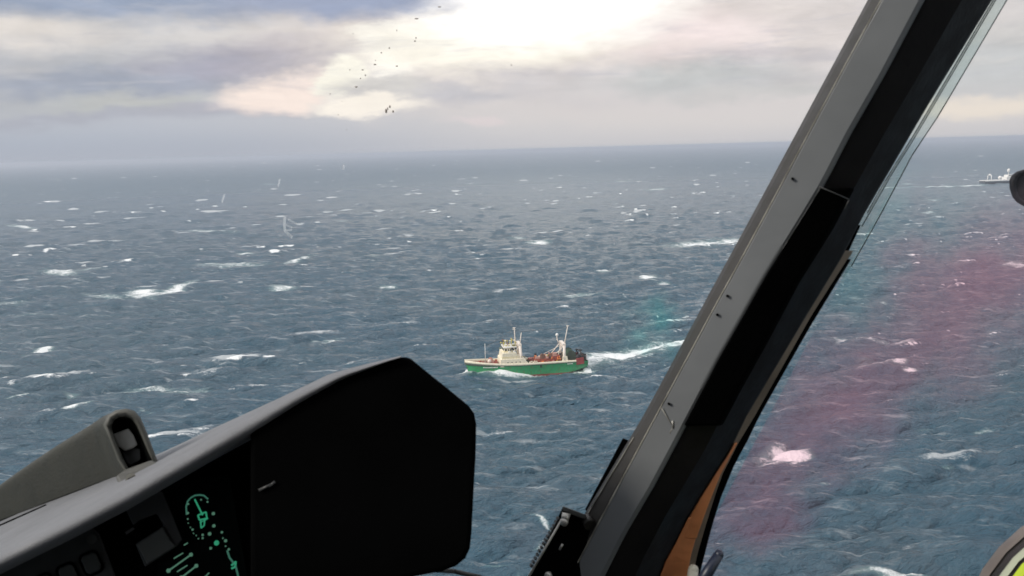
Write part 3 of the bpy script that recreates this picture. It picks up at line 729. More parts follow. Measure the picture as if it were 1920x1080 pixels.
# ------------------------------------------------------------------ the helicopter round the camera
HL = CAM + RW @ Vector((0, -.9, -.2))
HE = thing('helicopter', 'grey helicopter cockpit framing the view, with windscreen post, glareshield and instrument panel', 'helicopter', tuple(HL), world_verts=True)
gtrim = mat('grey_trim', (.158, .168, .176), .42, var=.07, scale=5)
gdark = mat('brown_grey_flange', (.020, .018, .0155), .55, var=.25, scale=14)
gpost = mat('black_post', (.0105, .0095, .0095), .5, var=.3, scale=10, bump=.0003, bscale=200, spec=.15)
gblack = mat('matt_black', (.0016, .0017, .0018), .9, var=.3, scale=12, spec=.02)
gshield = mat('glareshield_grey', (.155, .160, .172), .72, var=.08, scale=14, bump=.0006, bscale=260)
ghouse = mat('housing_olive_grey', (.031, .033, .027), .6, var=.08, scale=14, bump=.0004, bscale=260)
bead = mat('sealant_bead', (.30, .29, .25), .5, var=.2, scale=30)
tan = mat('brown_edge', (.24, .19, .145), .55, var=.25, scale=20)
orng = mat('orange_brown_panel', (.74, .27, .10), .5, var=.25, scale=12)
gunm = mat('gunmetal', (.05, .052, .052), .5, var=.25, scale=20)
steel = mat('worn_steel', (.42, .41, .38), .4, metal=.6, var=.2, scale=40)
def line(pts):
    xs = [p[0] for p in pts]; ys = [p[1] for p in pts]
    def f(y):
        if y < ys[0]: return xs[0]+(y-ys[0])*(xs[1]-xs[0])/(ys[1]-ys[0])
        if y > ys[-1]: return xs[-1]+(y-ys[-1])*(xs[-1]-xs[-2])/(ys[-1]-ys[-2])
        return float(np.interp(y, ys, xs))
    return f
L0 = line([(1627,0),(1533,175),(1440,348),(1412,400),(1329,552),(1240,718),(1206,780),(1099,958),(1037,1078)])
L1 = line([(1652,0),(1595,103),(1533,218),(1436,400),(1384,496),(1351,555),(1240,761),(1160,910),(1121,983),(1071,1078)])
L2 = line([(1732,0),(1658,140),(1595,249),(1545,346),(1512,400),(1440,515),(1388,607),(1351,672),(1288,792),(1271,825),(1224,913),(1171,1002),(1133,1078)])
L3 = line([(1862,0),(1739,202),(1623,400),(1582,480),(1514,592),(1402,780),(1371,844),(1335,899),(1296,963),(1266,1024),(1250,1052),(1238,1085)])
L4 = line([(1588,487),(1521,592),(1415,780),(1382,835),(1354,891),(1341,930),(1324,985),(1307,1044),(1300,1085)])
L5 = line([(1596,483),(1514,618),(1422,780),(1402,822),(1374,874),(1349,935),(1332,991),(1310,1077)])
def pd(y): return .74+.13*(y/1080.)          # distance of the post's front ridge
def ys_(a, b, n): return [a+(b-a)*i/(n-1) for i in range(n)]
YS = ys_(-420, 1420, 70)
def bar(ys, cols, name, m, parent=HE, **k):
    """cols: list of (x function, extra depth); closed section lofted down the post"""
    M = MB(); rows = [[P(fx(y), y, pd(y)+dd) for fx, dd in cols] for y in ys]
    M.loft(rows, closed=True, smooth=False, caps=True); return M.build(name, m, parent, **k)
off = lambda f, dx: (lambda y: f(y)+dx)
post = bar(YS, [(L2, .0), (lambda y: L2(y)*.45+L3(y)*.55, .008), (L3, .040), (off(L3, -25), .085), (off(L0, 30), .085), (off(L1, 6), .03), (off(L1, 12), .012)], 'windscreen_post', gpost, bevel=.004)
trim = bar(YS, [(off(L1, 1), .0085), (lambda y: L1(y)*.12+L2(y)*.88, -.0015), (off(L2, 2), -.0005), (off(L2, 2), .004), (off(L1, 3), .0125)], 'post_trim', gtrim, post, bevel=.0012)
flange = bar(YS, [(L0, .038), (off(L0, 7), .026), (off(L1, -2), .012), (off(L1, 2), .020), (off(L0, 5), .045)], 'glass_flange', gdark, post, bevel=.001)
M = MB(); M.path([P(L1(y), y, pd(y)+.0085) for y in ys_(-300, 1300, 80)], .00055, 6); M.build('sealant_bead', bead, post)
M = MB(); M.path([P(L0(y)+6, y, pd(y)+.0255) for y in ys_(820, 1300, 30)], .0005, 6); M.build('flange_edge', bead, flange)
# raised black cover on the lower half
LR = line([(1592,373),(1562,430),(1499,530),(1440,641),(1385,740),(1340,825)])
cov = bar(ys_(352, 798, 30), [(off(L2, -3), -.010), (lambda y: LR(y)-8, -.006), (LR, .0), (LR, .016), (off(L2, -1), .010)], 'cover_panel', gblack, post, bevel=.002)
M = MB(); M.path([P(L2(y)-3, y, pd(y)-.0098) for y in ys_(352, 470, 12)], .0004, 5); M.path([P(1536, 350, pd(350)-.0105), P(1592, 374, pd(370)-.006), P(1584, 392, pd(392)-.005)], .0006, 5); M.build('cover_edge', gunm, cov)
# lower brown edge with black gasket
bar(ys_(470, 1180, 40), [(off(L3, -4), .040), (L4, .046), (off(L4, 2), .060), (off(L3, -2), .055)], 'edge_strip', tan, post, bevel=.001)
bar(ys_(486, 1180, 40), [(off(L4, -1), .046), (L5, .048), (off(L5, 2), .066), (off(L4, 0), .062)], 'edge_gasket', gblack, post, bevel=.001)
bar(ys_(422, 480, 5), [(off(L3, -6), .040), (lambda y: 1614-(y-422)*.46, .046), (lambda y: 1614-(y-422)*.46, .06), (off(L3, -6), .06)], 'gasket_end', gblack, post)
bar(ys_(1000-30, 1190, 14), [(off(L3, -2), .036), (off(L4, -12), .044), (off(L4, -12), .056), (off(L3, -2), .05)], 'orange_panel', orng, post, bevel=.001)
bar(ys_(830, 1010, 10), [(off(L3, 0), .0372), (lambda y: L3(y)+(L4(y)-L3(y))*.75, .042), (lambda y: L3(y)+(L4(y)-L3(y))*.75, .05), (off(L3, 0), .05)], 'orange_panel_upper', orng, post, bevel=.001)
for (sx, sy) in ((1486, 335), (1364, 555), (1345, 590), (1254, 757)):
    c = P(sx, sy, pd(sy)+.0045); n = (CAM-c).normalized()
    M = MB(); M.tube(c-n*.002, c+n*.0008, .0013, n=12); M.build('screw', gblack, trim)
M = MB(); M.path([P(1240, 765, pd(765)+.006), P(1262, 800, pd(800)+.0015), P(1256, 812, pd(812)+.001)], .0005, 5); M.build('trim_scratch', bead, trim)
M = MB(); M.path([P(1261, 789, pd(789)+.0015), P(1262, 803, pd(800)+.001)], .0009, 5); M.build('paint_chip', steel, trim)

# black bar and bracket at the foot of the post, orange side knob, lever
def quadplate(pts, d, th, name, m, parent=HE, bevel=.001):
    M = MB(); dd = d if isinstance(d, (list, tuple)) else [d]*len(pts)
    M.plate([P(x, y, k) for (x, y), k in zip(pts, dd)], [P(x, y, k+th) for (x, y), k in zip(pts, dd)])
    return M.build(name, m, parent, bevel=bevel)
gb = quadplate([(1168, 821), (1181, 827), (1180, 850), (1105, 968), (1097, 955)], .90, .02, 'guide_bar', gblack, post)
br = quadplate([(1056, 949), (1098, 966), (1112, 992), (1100, 1120), (960, 1160), (996, 1076)], [.875]*6, .03, 'hinge_bracket', gblack, post)
quadplate([(1056, 949), (1099, 965), (1097, 974), (1054, 958)], .868, .012, 'bracket_lip', gunm, br)
M = MB(); M.path([P(1057, 968, .868), P(1000, 1066, .868), P(975, 1110, .868)], .0012, 6); M.build('hinge_rail', steel, br)
M = MB()
for k in range(14):
    t = k/13; M.box(tuple(P(1046-t*50, 972+t*88, .872)), (.0028, .004, .0020), rz=.3, ry=-1.05)
M.build('hinge_tooth', gunm, br)
M = MB(); M.tube(P(1062, 962, .862), P(1058, 980, .860), .0042, .0036, n=12); M.ball(tuple(P(1058, 979, .859)), .0042, 10); M.build('hinge_pin', steel, br)
M = MB(); M.path([P(1055, 1020, .868), P(1049, 1031, .868)], .0012, 6); M.ball(tuple(P(1028, 1079, .866)), .004, 8); M.build('bracket_screw', steel, br)
M = MB(); M.tube(P(1100, 972, .88), P(1106, 985, .87), .006, n=10); M.build('bracket_stay', gdark, br)
M = MB(); M.tube(P(1300, 1068, .885), P(1294, 1110, .885), .0052, n=12); M.ball(tuple(P(1300, 1068, .885)), .0052, 12); M.build('door_knob', mat('ivory_plastic', (.62, .60, .50), .45), HE)
lev = MB(); lev.tube(P(1348, 1040, .84), P(1304, 1110, .84), .0046, .0066, n=12); lev.ball(tuple(P(1348, 1040, .84)), .0046, 10); lev.build('release_lever', mat('navy_plastic', (.018, .024, .045), .4), HE)

# glareshield ---------------------------------------------------------------
UPL = [(-420,1150),(-150,1038),(0,978),(120,925),(215,882),(300,850),(400,803),(520,748),(620,700),(700,679),(752,667)]
LOL = [(-420,1250),(-150,1122),(0,1046),(130,982),(240,925),(310,884),(400,832),(490,780),(560,741),(640,702),(700,684),(752,669)]
fu = line([(x, x) for x in (0, 1)])
def ly(pts, x): return float(np.interp(x, [p[0] for p in pts], [p[1] for p in pts]))
XS = ys_(-400, 752, 60); M = MB(); rows = []
for x in XS:
    u = ly(UPL, x); l = ly(LOL, x); g = max(.06, min(1, (752-x)/260.))
    hgt = l-u
    dr = .76+.24*g
    rows.append([P(x, u+6, dr+.012), P(x, u, dr), P(x, u+hgt*.45, .76+.24*g*.45), P(x, l-9*g, .7635), P(x, l-1*g, .7555), P(x, l+9*g, .752), P(x, l+20*g, .756), P(x, l+30*g, .772), P(x, l+31*g, .80), P(x, u+60, dr+.02)])
M.loft(rows, closed=True, caps=True); gs = M.build('glareshield', gshield, HE)
M = MB(); M.path([P(x, ly(UPL, x)+7, .96) for x in ys_(-60, 86, 8)], .0011, 6); M.build('glareshield_seam', gblack, gs)
# side hood: the black plate in the middle
OUT = [(470,805),(490,790),(560,750),(640,711),(700,688),(752,670),(766,669),(800,697),(840,729),(878,760),(889,775),(893,795),(892,850),(888,920),(884,1000),(881,1028),(872,1047),(855,1061),(828,1071),(780,1080),(700,1100),(560,1160),(470,1160)]
M = MB(); M.plate([P(x, y, .7575) for x, y in OUT], [P(x, y, .80) for x, y in OUT]); hood = M.build('glareshield_hood', gblack, HE, bevel=.004, seg=3)
M = MB(); M.path([P(486, 919, .7565), P(512, 907, .7565)], .0014, 6); M.path([P(505, 912, .7565), P(516, 903, .7565)], .0014, 6); M.build('hood_latch', gunm, hood)
M = MB(); M.path([P(800, 1068, .80), P(850, 1071, .82), P(900, 1082, .84), P(960, 1110, .86)], .0022, 8); M.build('hood_cable', gunm, hood)
# instrument panel, set back under the shield
PNL = [(-420, 1264), (-150, 1136), (0, 1060), (240, 939), (400, 848), (500, 795), (520, 1400), (-420, 1400)]
M = MB(); M.plate([P(x, y, .845) for x, y in PNL], [P(x, y, .90) for x, y in PNL])
pan = M.build('instrument_panel', gblack, HE)
kp = quadplate([(-160, 1105), (60, 1020), (160, 978), (186, 1000), (215, 1075), (240, 1160), (-160, 1200)], .83, .012, 'keypad_unit', mat('keypad_grey', (.022, .024, .023), .6, var=.15, scale=20), pan, .002)
dk = mat('button_black', (.03, .034, .031), .5, var=.1, scale=30)
def rq(cx, cy, w_, h_, ang, n=4, rr=.3):
    pts = []
    for sx, sy, a0 in ((1, -1, -90), (1, 1, 0), (-1, 1, 90), (-1, -1, 180)):
        for k in range(n+1):
            a = R(a0+90*k/n); r0 = min(w_, h_)*rr
            x = sx*(w_/2-r0)+r0*math.cos(a); y = sy*(h_/2-r0)+r0*math.sin(a)
            pts.append((cx+x*math.cos(ang)-y*math.sin(ang), cy+x*math.sin(ang)+y*math.cos(ang)))
    return pts
for (bx, by) in ((171, 1056), (128, 1078), (84, 1098)):
    quadplate(rq(bx, by, 40, 46, -.42), .8285, .004, 'button_recess', gblack, kp, 0)
    quadplate(rq(bx, by, 31, 37, -.42), .8245, .008, 'button', dk, kp, .0015)
for (bx, by) in ((172, 1011), (198, 1096)):
    c = P(bx, by, .829); n = (CAM-c).normalized(); M = MB(); M.tube(c, c+n*.003, .0045, n=12); M.tube(c+n*.003, c+n*.006, .0022, n=8); M.build('panel_screw', dk, kp)
# mounting frame of grey plates beside the keypad
fr = quadplate([(290, 918), (305, 922), (342, 1012), (332, 1024), (272, 1063), (254, 1020), (307, 986), (294, 963), (262, 975), (250, 985), (234, 952), (262, 940)], .826, .004, 'display_mount', mat('mount_grey', (.040, .042, .042), .55, var=.15, scale=25), pan, .001)
quadplate([(256, 1020), (305, 988), (318, 1012), (330, 1024), (276, 1058)], .8225, .003, 'mount_plate', mat('mount_plate_grey', (.070, .076, .070), .5, var=.1, scale=25), fr, .001)
quadplate([(234, 998), (250, 988), (253, 992), (237, 1003)], .824, .002, 'mount_edge', gunm, fr, 0)
# glowing green instruments
glow = mat('green_display', (.02, .05, .04), .4, emit=(.06, .60, .32), es=.40)
glow2 = mat('pale_display', (.02, .05, .04), .4, emit=(.20, .48, .33), es=.32)
gd = .838
scr = quadplate([(310, 905), (430, 890), (470, 1120), (290, 1140)], .8395, .004, 'display_screen', mat('display_glass', (.002, .004, .0035), .5, spec=.05), pan, 0)
def gl(name, pts, r, m=glow, parent=scr, closed=False):
    M = MB(); M.path([P(x, y, gd) for x, y in pts], r, 5); return M.build(name, m, parent)
arc = [(380+32*math.cos(R(a))*math.cos(-.25)-45*math.sin(R(a))*math.sin(-.25)*-1*.0-6*math.sin(R(a)), 970+45*math.sin(R(a))) for a in range(-160, -40, 8)]
gl('dial_arc', [(350,965),(349,950),(352,940),(358,933),(365,929),(374,928),(382,929),(390,936)], .00075, mat('dial_arc_glow', (.02, .05, .04), .4, emit=(.08, .28, .2), es=.4))
gl('dial_needle', [(365, 936), (372, 950), (380, 966)], .00075)
M = MB(); M.path([P(x, y, gd) for x, y in ((371,966),(386,960),(388,972),(374,975),(371,966))], .00075, 5); M.path([P(x, y, gd) for x, y in ((376,975),(377,990),(383,985),(384,972))], .00067, 5); M.path([P(375, 980, gd), P(390, 972, gd)], .00052, 5); M.build('dial_readout', glow, scr)
M = MB()
for (x, y, r_) in ((353,945,1.1),(352,962,1.4),(352,973,1),(353,981,.7),(357,989,.8),(361,993,1.3),(363,1000,.7),(368,1004,.8),(372,1010,.8),(380,1003,1.4),(380,1009,1.2),(400,963,1.9),(401,986,1.9),(393,1001,2.0),(389,941,1.1),(377,937,1),(416,998,1.4),(418,1009,.9),(423,1014,1.8),(423,1024,.9),(429,1030,1.4),(395,1028,1.6)):
    M.ball(tuple(P(x, y, gd)), .00085*r_, 8)
M.build('dial_mark', glow2, scr)
M = MB(); M.ball(tuple(P(406, 1018, gd)), .0024, 10); M.build('status_lamp', glow, scr)
gl('lower_arc', [(426,1032),(430,1045),(436,1053),(442,1062),(446,1078),(449,1095)], .00090, mat('dial_arc_glow', (1, 1, 1)))
M = MB(); M.path([P(x, y, gd) for x, y in ((434,1060),(442,1053),(441,1063),(434,1066))], .00097, 5); M.build('arc_pointer', glow, scr)
for (x0_, y0_, x1_, y1_, kn) in ((326,1047,343,1037,0),(316,1070,358,1040,1),(332,1072,351,1060,0),(340,1083,368,1061,1),(380,1086,392,1074,0),(345,1022,352,1018,0)):
    M = MB(); M.path([P(x0_, y0_, gd), P(x1_, y1_, gd)], .0006+.0002*kn, 5)
    if kn:
        M.ball(tuple(P(x0_, y0_, gd)), .0021, 8); M.ball(tuple(P(x1_, y1_, gd)), .0019, 8)
    M.build('bar_indicator', glow2, scr)

# hooded standby compass on the shield
ring_o = [(236,886),(222,862),(206,822),(196,796),(203,779),(218,769),(236,766),(252,770),(264,784),(276,812),(290,850),(302,880)]
ring_i = [(241,878),(230,858),(216,822),(208,801),(213,788),(223,782),(236,781),(248,786),(257,799),(267,822),(277,846),(286,864)]
def shift(pts, ax, ay, s, cx=250, cy=880): return [((x-cx)*s+cx+ax, (y-cy)*s+cy+ay) for x, y in pts]
M = MB(); rows = []
rows.append([P(x, y, .905) for x, y in ring_i]); rows.append([P((x+u)/2-1, (y+v)/2, .898) for (x, y), (u, v) in zip(ring_i, ring_o)]); rows.append([P(x, y, .902) for x, y in ring_o])
for ax, ay, s, d in ((-16, 6, 1.0, .925), (-22, 9, 1.0, .935)): rows.append([P(x, y, d) for x, y in shift(ring_o, ax, ay, s)])
for t in (.04, .25, .5, .75, 1.0):
    # body tapers back and to the left, down to the shield
    rows.append([P((x-250)*(1-.72*t**1.15)+250-28-t*300, (y-886)*(.93-.66*t**1.35)+886+9+t*112, .935+.11*t) for x, y in ring_o])
M.loft(rows, closed=False); M.add(rows[-1], [tuple(range(len(rows[-1])))]); hs = M.build('compass_housing', ghouse, HE)
md = hs.modifiers.new('sub', 'SUBSURF'); md.levels = md.render_levels = 2
M = MB(); inner = [[P(x, y, .9055) for x, y in ring_i], [P(x*.97+250*.03, y*.97+840*.03, .935) for x, y in ring_i]]
M.loft(inner, closed=True); M.add(inner[1], [tuple(range(len(ring_i)))]); M.build('compass_recess', gblack, hs)
M = MB(); M.loft([[P(x, y, .9045) for x, y in ring_i], [P((x+u)/2-1, (y+v)/2, .8970) for (x, y), (u, v) in zip(ring_i, ring_o)], [P(x, y, .9010) for x, y in ring_o], [P(x, y, .908) for x, y in shift(ring_o, -3, 1, 1)]]); bz = M.build('compass_bezel', mat('bezel_grey', (.075, .076, .066), .55, var=.1, scale=20), hs)  # bezel lighter than the housing: light on the front-facing ring put into colour
b1 = quadplate([(212, 814), (241, 803), (251, 816), (258, 834), (250, 840), (234, 846), (221, 836)], .912, .016, 'compass_block', mat('compass_grey', (.30, .30, .28), .5, var=.1, scale=25), hs, .0015)
quadplate([(230, 848), (252, 839), (262, 842), (264, 862), (244, 874), (236, 866)], .918, .01, 'compass_base', gunm, hs, .001)
fc = quadplate([(236, 880), (286, 862), (303, 876), (298, 886), (262, 905), (226, 912), (216, 894)], [.893, .893, .888, .868, .85, .853, .88], .02, 'housing_foot', mat('foot_grey', (.085, .085, .078), .6, var=.1, scale=20), hs, .003)
M = MB(); c = P(246, 897, .852); n = (CAM-c).normalized(); M.tube(c-n*.006, c+n*.0008, .0048, n=14); M.build('foot_screw', bead, hs)
M = MB(); M.path([P(236, 901, .8505), P(253, 893, .8505)], .0009, 5); M.build('foot_slot', gblack, hs)

# glass panes --------------------------------------------------------------
def plane3(a, b, c):
    n = (b-a).cross(c-a).normalized(); return a, n
def hit(pl, px, py, lift=0.):
    a, n = pl; r = ray(px, py); t = (a-CAM).dot(n)/r.dot(n); return CAM+r*(t-lift)
PL = plane3(P(1050, 1080, .935), P(1700, -50, .805), P(-700, 600, 1.40))
PR = plane3(P(1310, 1080, .945), P(1870, 0, .80), P(2500, 600, 1.12))
def glass_mat(name, pl, tints, rotz=0.):
    m = bpy.data.materials.new(name); m.use_nodes = True; N = NT(m.node_tree)
    a, n = pl; U = (RW @ Vector((1, 0, 0))); U = (U-n*U.dot(n)).normalized(); V = n.cross(U)
    if V.dot(RW @ Vector((0, 1, 0))) < 0: V = -V
    geo = N.add('ShaderNodeTexCoord').outputs['Object']; p = N.vmath('SUBTRACT', geo, tuple(a-HL))
    uv = N.comb(N.vmath('DOT_PRODUCT', p, tuple(U)), N.vmath('DOT_PRODUCT', p, tuple(V)))
    wv = N.vmath('SCALE', N.vmath('SUBTRACT', N.noise(uv, 9, 4, .6, out='Color'), (.5, .5, .5)), scale=.26)
    uw = N.vmath('ADD', uv, wv)
    tint = (1, 1, 1, 1); vc = (.9, .9, .9, 1); veil = .006
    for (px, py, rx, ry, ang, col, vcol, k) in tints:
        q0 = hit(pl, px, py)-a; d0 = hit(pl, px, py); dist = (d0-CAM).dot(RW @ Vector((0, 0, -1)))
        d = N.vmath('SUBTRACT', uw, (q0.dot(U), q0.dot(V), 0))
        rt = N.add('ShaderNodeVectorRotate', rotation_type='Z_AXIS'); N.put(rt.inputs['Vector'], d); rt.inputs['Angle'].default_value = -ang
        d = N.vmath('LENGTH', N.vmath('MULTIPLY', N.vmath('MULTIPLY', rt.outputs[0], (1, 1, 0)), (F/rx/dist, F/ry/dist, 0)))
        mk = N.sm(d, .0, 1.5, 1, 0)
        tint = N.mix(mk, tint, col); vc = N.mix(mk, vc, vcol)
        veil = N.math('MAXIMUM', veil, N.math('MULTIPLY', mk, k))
    tr = N.add('ShaderNodeBsdfTransparent'); N.put(tr.inputs[0], tint)
    df = N.add('ShaderNodeBsdfTranslucent'); N.put(df.inputs[0], vc)
    gl_ = N.add('ShaderNodeBsdfGlossy'); gl_.inputs['Roughness'].default_value = .0
    m1 = N.add('ShaderNodeMixShader'); N.put(m1.inputs[0], veil); N.l.new(tr.outputs[0], m1.inputs[1]); N.l.new(df.outputs[0], m1.inputs[2])
    fr_ = N.add('ShaderNodeFresnel'); fr_.inputs[0].default_value = 1.25
    m2 = N.add('ShaderNodeMixShader'); N.put(m2.inputs[0], N.math('MULTIPLY', fr_.outputs[0], .2)); N.l.new(m1.outputs[0], m2.inputs[1]); N.l.new(gl_.outputs[0], m2.inputs[2])
    o = N.add('ShaderNodeOutputMaterial'); N.l.new(m2.outputs[0], o.inputs[0])
    return m
pinkc, pinkv = (1.0, .86, .90, 1), (1., .50, .56, 1)  # iridescent pink and teal sheen on the panes, painted in as tint and veil
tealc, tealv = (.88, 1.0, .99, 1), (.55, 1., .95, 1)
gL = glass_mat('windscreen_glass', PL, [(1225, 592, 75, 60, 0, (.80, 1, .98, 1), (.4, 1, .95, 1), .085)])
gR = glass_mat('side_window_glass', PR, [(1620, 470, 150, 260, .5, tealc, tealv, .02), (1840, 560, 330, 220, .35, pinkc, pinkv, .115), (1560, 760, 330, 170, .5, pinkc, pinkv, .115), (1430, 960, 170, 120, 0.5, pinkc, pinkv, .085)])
def pane(name, pl, pts, m):
    a, n = pl; n = n if n.dot(RW @ Vector((0, 0, 1))) < 0 else -n
    M = MB(); fr_ = [hit(pl, *p) for p in pts]; M.plate(fr_, [v+n*.006 for v in fr_]); return M.build(name, m, HE)
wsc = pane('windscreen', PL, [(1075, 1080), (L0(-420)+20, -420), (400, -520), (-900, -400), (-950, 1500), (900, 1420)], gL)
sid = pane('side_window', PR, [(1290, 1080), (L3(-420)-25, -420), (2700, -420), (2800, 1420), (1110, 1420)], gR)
# light rubber-and-sealant edge of the side window
E1 = line([(1866,0),(1708,268),(1673,323),(1612,430)]); E2 = line([(1888,0),(1759,218),(1712,288),(1646,412),(1596,500)])
sealm = bpy.data.materials.new('clear_sealant'); sealm.use_nodes = True; N = NT(sealm.node_tree)
tr = N.add('ShaderNodeBsdfTransparent'); tr.inputs[0].default_value = (.93, .98, .97, 1); tl = N.add('ShaderNodeBsdfTranslucent'); tl.inputs[0].default_value = (.85, .95, .93, 1)
mx = N.add('ShaderNodeMixShader'); mx.inputs[0].default_value = .16; N.l.new(tr.outputs[0], mx.inputs[1]); N.l.new(tl.outputs[0], mx.inputs[2]); o = N.add('ShaderNodeOutputMaterial'); N.l.new(mx.outputs[0], o.inputs[0])
M = MB(); rows = [[hit(PR, L3(y)-4, y, .006), hit(PR, E2(y), y, .006), hit(PR, E2(y), y, .003), hit(PR, L3(y)-4, y, .003)] for y in ys_(-300, 520, 24)]
M.loft(rows, closed=True, caps=True, smooth=False); M.build('sealant_band', sealm, sid)
M = MB(); M.path([hit(PR, E2(y), y, .0065) for y in ys_(-300, 500, 24)], .00055, 5); M.path([hit(PR, E1(y)+1, y, .0065) for y in ys_(-300, 425, 24)], .00050, 5); M.build('sealant_line', mat('sealant_grey', (.24, .26, .25), .6), sid)
M = MB(); M.path([hit(PR, E1(y)-3, y, .0068) for y in ys_(-300, 400, 24)], .0006, 5); M.build('sealant_pale_line', mat('sealant_pale', (.75, .77, .76), .4), sid)  # thin pale line of sealant along the post edge
# insect splatter and scuffs on the windscreen
M = MB()
for (x, y, a_, b_) in ((781,35,5,1.4),(780,71,1.4,2),(778,77,2.4,1.8),(730,90,1.8,1.8),(744,57,1,2),(715,99,2,1.6),(703,121,3.6,1.5),(704,113,1.2,1.2),(744,124,3,1.6),(680,131,3,1.3),(685,141,1.4,2.4),(676,147,1.4,1.4),(668,163,3.4,1.8),(656,131,1.4,1.4),(662,63,1,1.2),(824,13,4,1.4),(959,122,1.4,1.4),(619,176,1.2,1.6),(641,190,1,1),(634,215,1,1.2),(650,243,1.2,1.2),(731,200,2,3.5),(724,208,2.6,5.5),(737,209,2.2,3),(727,204,1.4,4)):
    c = hit(PL, x, y, .002); M.ball(tuple(c), .00045, 8, (a_*1.05, .6, b_*1.05))
M.build('insect_speck', mat('dried_insect', (.30, .26, .23), .9), wsc)
M = MB()
for pts, r_ in ((((534,406),(533,420),(534,432),(540,438),(547,445)), .0016), (((541,412),(556,419)), .0012), (((534,421),(547,426)), .0011), (((536,432),(547,431)), .0009), (((525,335),(521,350)), .0011), (((645,309),(643,318)), .0010), (((421,364),(416,380)), .0010)):
    M.path([hit(PL, x, y, .002) for x, y in pts], r_, 6)
smu = bpy.data.materials.new('smear'); smu.use_nodes = True; N = NT(smu.node_tree)
tr = N.add('ShaderNodeBsdfTransparent'); tl = N.add('ShaderNodeBsdfTranslucent'); tl.inputs[0].default_value = (.9, .93, .95, 1)
mx = N.add('ShaderNodeMixShader'); mx.inputs[0].default_value = .36; N.l.new(tr.outputs[0], mx.inputs[1]); N.l.new(tl.outputs[0], mx.inputs[2]); o = N.add('ShaderNodeOutputMaterial'); N.l.new(mx.outputs[0], o.inputs[0])
M.build('glass_scuff', smu, wsc)

# rear view mirror outside, at the right edge
def ring(cx, cy, d, rx, ry, ang=0, n=20, p=2.6):
    o = []
    for k in range(n):
        a = 2*math.pi*k/n; ca, sa = math.cos(a), math.sin(a)
        x = rx*abs(ca)**(2/p)*(1 if ca > 0 else -1); y = ry*abs(sa)**(2/p)*(1 if sa > 0 else -1)
        x -= .10*y*(1 if x < 0 else -.3)*-1 if False else 0
        x += (-.16*rx)*(y/ry)*-1*(0.8 if x < 0 else 0)
        o.append(P(cx+x*math.cos(ang)-y*math.sin(ang), cy+x*math.sin(ang)+y*math.cos(ang), d))
    return o
M = MB(); rows = [ring(1952, 354, 1.215, 46, 31), ring(1951, 354, 1.21, 52, 35), ring(1950, 354, 1.23, 57, 38), ring(1952, 354, 1.27, 57, 38), ring(1956, 353, 1.31, 40, 27), ring(1960, 354, 1.325, 12, 8)]
M.loft(rows, closed=True); M.add(rows[-1], [tuple(range(20))]); mi = M.build('mirror', mat('mirror_housing', (.010, .010, .014), .6, var=.2, scale=20, spec=.2), HE)
M = MB(); M.add(rows[0], [tuple(range(20))[::-1]]); M.loft([ring(1952, 352, 1.2148, 45, 27), ring(1952, 352, 1.2145, 44, 26)], closed=True); M.build('mirror_glass', mat('mirror_dark_glass', (.006, .006, .008), .5, spec=.1), mi)
M = MB(); M.path([P(1990, 352, 1.27), P(2080, 380, 1.25), P(2300, 470, 1.2)], .012, 8); M.build('mirror_arm', gunm, mi)

# cabin round the camera: roof, rear wall, floor, console
cab = mat('cabin_lining', (.10, .10, .10), .8, var=.15, scale=4)
def CB(c, d, name, m, bevel=.01):
    M = MB(); M.box((0, 0, 0), d)
    M.v = [tuple(CAM + RW @ (Vector(v)+Vector(c))) for v in M.v]; return M.build(name, m, HE, bevel=bevel)
CB((.25, .62, .45), (2.1, .05, 1.15), 'roof_panel', cab); CB((.25, -.2, 1.0), (2.1, 1.7, .05), 'rear_bulkhead', cab)
CB((.25, -1.05, .0), (2.1, .05, 2.0), 'cabin_floor', cab)
CB((-.83, -.62, .25), (.05, .8, 1.3), 'left_door', cab); CB((1.33, -.62, .25), (.05, .8, 1.3), 'right_door', cab)
CB((.02, -.72, -.62), (.42, .60, .30), 'console', gblack, .02)

# crew member in the right seat: only the helmet shows --------------------------
HC = RW @ Vector(((2178-960)/F*.70, (540-1268)/F*.70, -.70)) + CAM
PE = thing('person', 'crew member at the lower right corner wearing a grey rimmed helmet with lime yellow band', 'person', tuple(HC), world_verts=True)
def cs(v): return tuple(HC + RW @ Vector(v))
sk = bpy.data.meshes.new('body')
nodes = [((0, -.62, .16), .15), ((0, -.45, .16), .15), ((0, -.28, .14), .155), ((0, -.17, .10), .07), ((0, -.08, .06), .062), ((0, .0, .03), .085),
         ((-.17, -.25, .14), .07), ((-.25, -.48, .10), .052), ((-.22, -.55, -.14), .040), ((.17, -.25, .14), .07), ((.25, -.48, .10), .052), ((.22, -.55, -.14), .040),
         ((-.10, -.66, .0), .095), ((-.12, -.64, -.32), .075), ((.10, -.66, .0), .095), ((.12, -.64, -.32), .075), ((-.12, -.95, -.40), .05), ((.12, -.95, -.40), .05)]
ed = [(0, 1), (1, 2), (2, 3), (3, 4), (4, 5), (2, 6), (6, 7), (7, 8), (2, 9), (9, 10), (10, 11), (0, 12), (12, 13), (0, 14), (14, 15), (13, 16), (15, 17)]
sk.from_pydata([tuple(Vector(cs(v))-HC) for v, r in nodes], ed, [])
bo = bpy.data.objects.new('body', sk); COL.objects.link(bo); bo.parent = PE
sm_ = bo.modifiers.new('skin', 'SKIN')
for i, (v, r) in enumerate(nodes): sk.skin_vertices[0].data[i].radius = (r, r)
sk.skin_vertices[0].data[0].use_root = True
su = bo.modifiers.new('sub', 'SUBSURF'); su.levels = su.render_levels = 2
sk.materials.append(mat('flight_suit', (.035, .045, .035), .85, var=.2, scale=12))
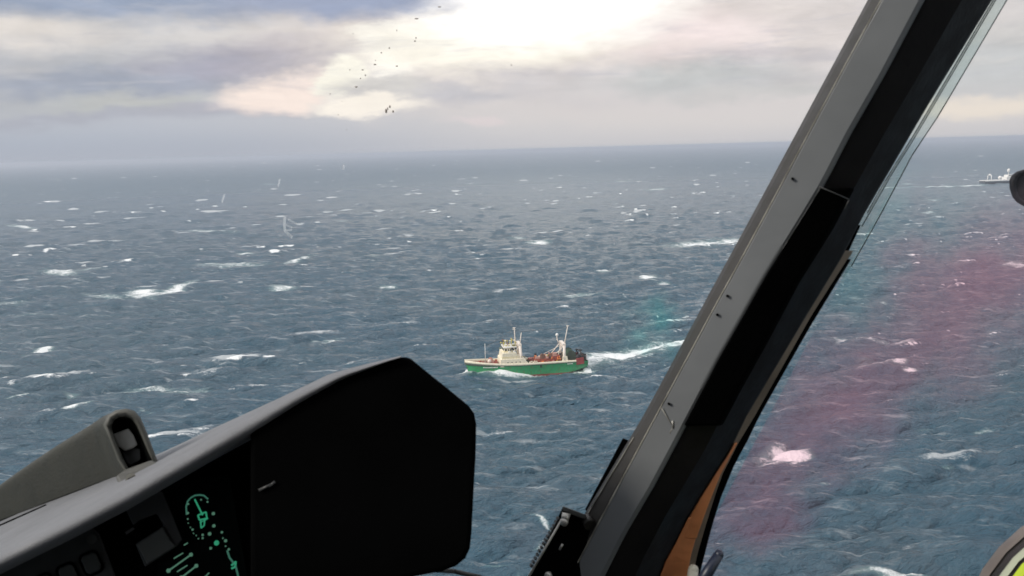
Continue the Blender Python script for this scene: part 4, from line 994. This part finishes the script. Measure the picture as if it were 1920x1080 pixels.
# helmet shell: bands run round the crown towards the camera
def hring(ang, r, zc=0., n=36):
    """circle on the helmet sphere, in a plane facing the camera"""
    rr = r*math.sin(ang); zz = r*math.cos(ang)
    ax = (CAM-HC).normalized(); u = ax.cross(Vector((0, 0, 1))).normalized(); v = ax.cross(u)
    return [tuple(HC + ax*(zz+zc) + u*rr*math.cos(2*math.pi*k/n) + v*rr*math.sin(2*math.pi*k/n)) for k in range(n)]
def shell(name, a0, a1, r, m, parent=PE, steps=8, th=.0):
    M = MB(); M.loft([hring(R(a0+(a1-a0)*i/steps), r+th*math.sin(math.pi*i/steps)) for i in range(steps+1)], closed=True)
    return M.build(name, m, parent)
helm = shell('helmet', 0.5, 179.5, .1375, mat('helmet_dark', (.012, .012, .010), .6), steps=40)
hl = mat('helmet_rim_grey', (.14, .125, .11), .5, var=.2, scale=30)
shell('helmet_outer_edge', 80, 100, .1392, mat('helmet_edge_dark', (.05, .06, .065), .5), helm, 6, .001)
shell('helmet_rim', 66, 79.5, .1385, hl, helm, 10, .003)
shell('helmet_pale_trim', 54, 58.5, .1388, mat('pale_trim', (.42, .46, .34), .5), helm, 4, .001)
shell('helmet_lime_band', 24, 52, .1384, mat('lime_reflective', (.50, .66, .03), .45, var=.1, scale=20, dirt=((.05, .07, .01), .60)), helm, 10, .0008)

# ------------------------------------------------------------------ haze
hz = bpy.data.meshes.new('haze'); bm = bmesh.new(); bmesh.ops.create_cube(bm, size=1)
for v in bm.verts: v.co = Vector((v.co.x*100000, v.co.y*100000, -7 if v.co.z < 0 else 112))
bm.to_mesh(hz); bm.free(); ho = bpy.data.objects.new('haze', hz); COL.objects.link(ho); ho['kind'] = 'stuff'
ho.visible_shadow = True
hm = bpy.data.materials.new('sea_haze'); hm.use_nodes = True; N = NT(hm.node_tree)
pv = N.add('ShaderNodeVolumePrincipled'); pv.inputs['Color'].default_value = (.70, .73, .81, 1); pv.inputs['Density'].default_value = .00010; pv.inputs['Anisotropy'].default_value = .2
o = N.add('ShaderNodeOutputMaterial'); N.l.new(pv.outputs[0], o.inputs['Volume']); hz.materials.append(hm)
for o in bpy.data.objects:
    if '_o' in o: del o['_o']
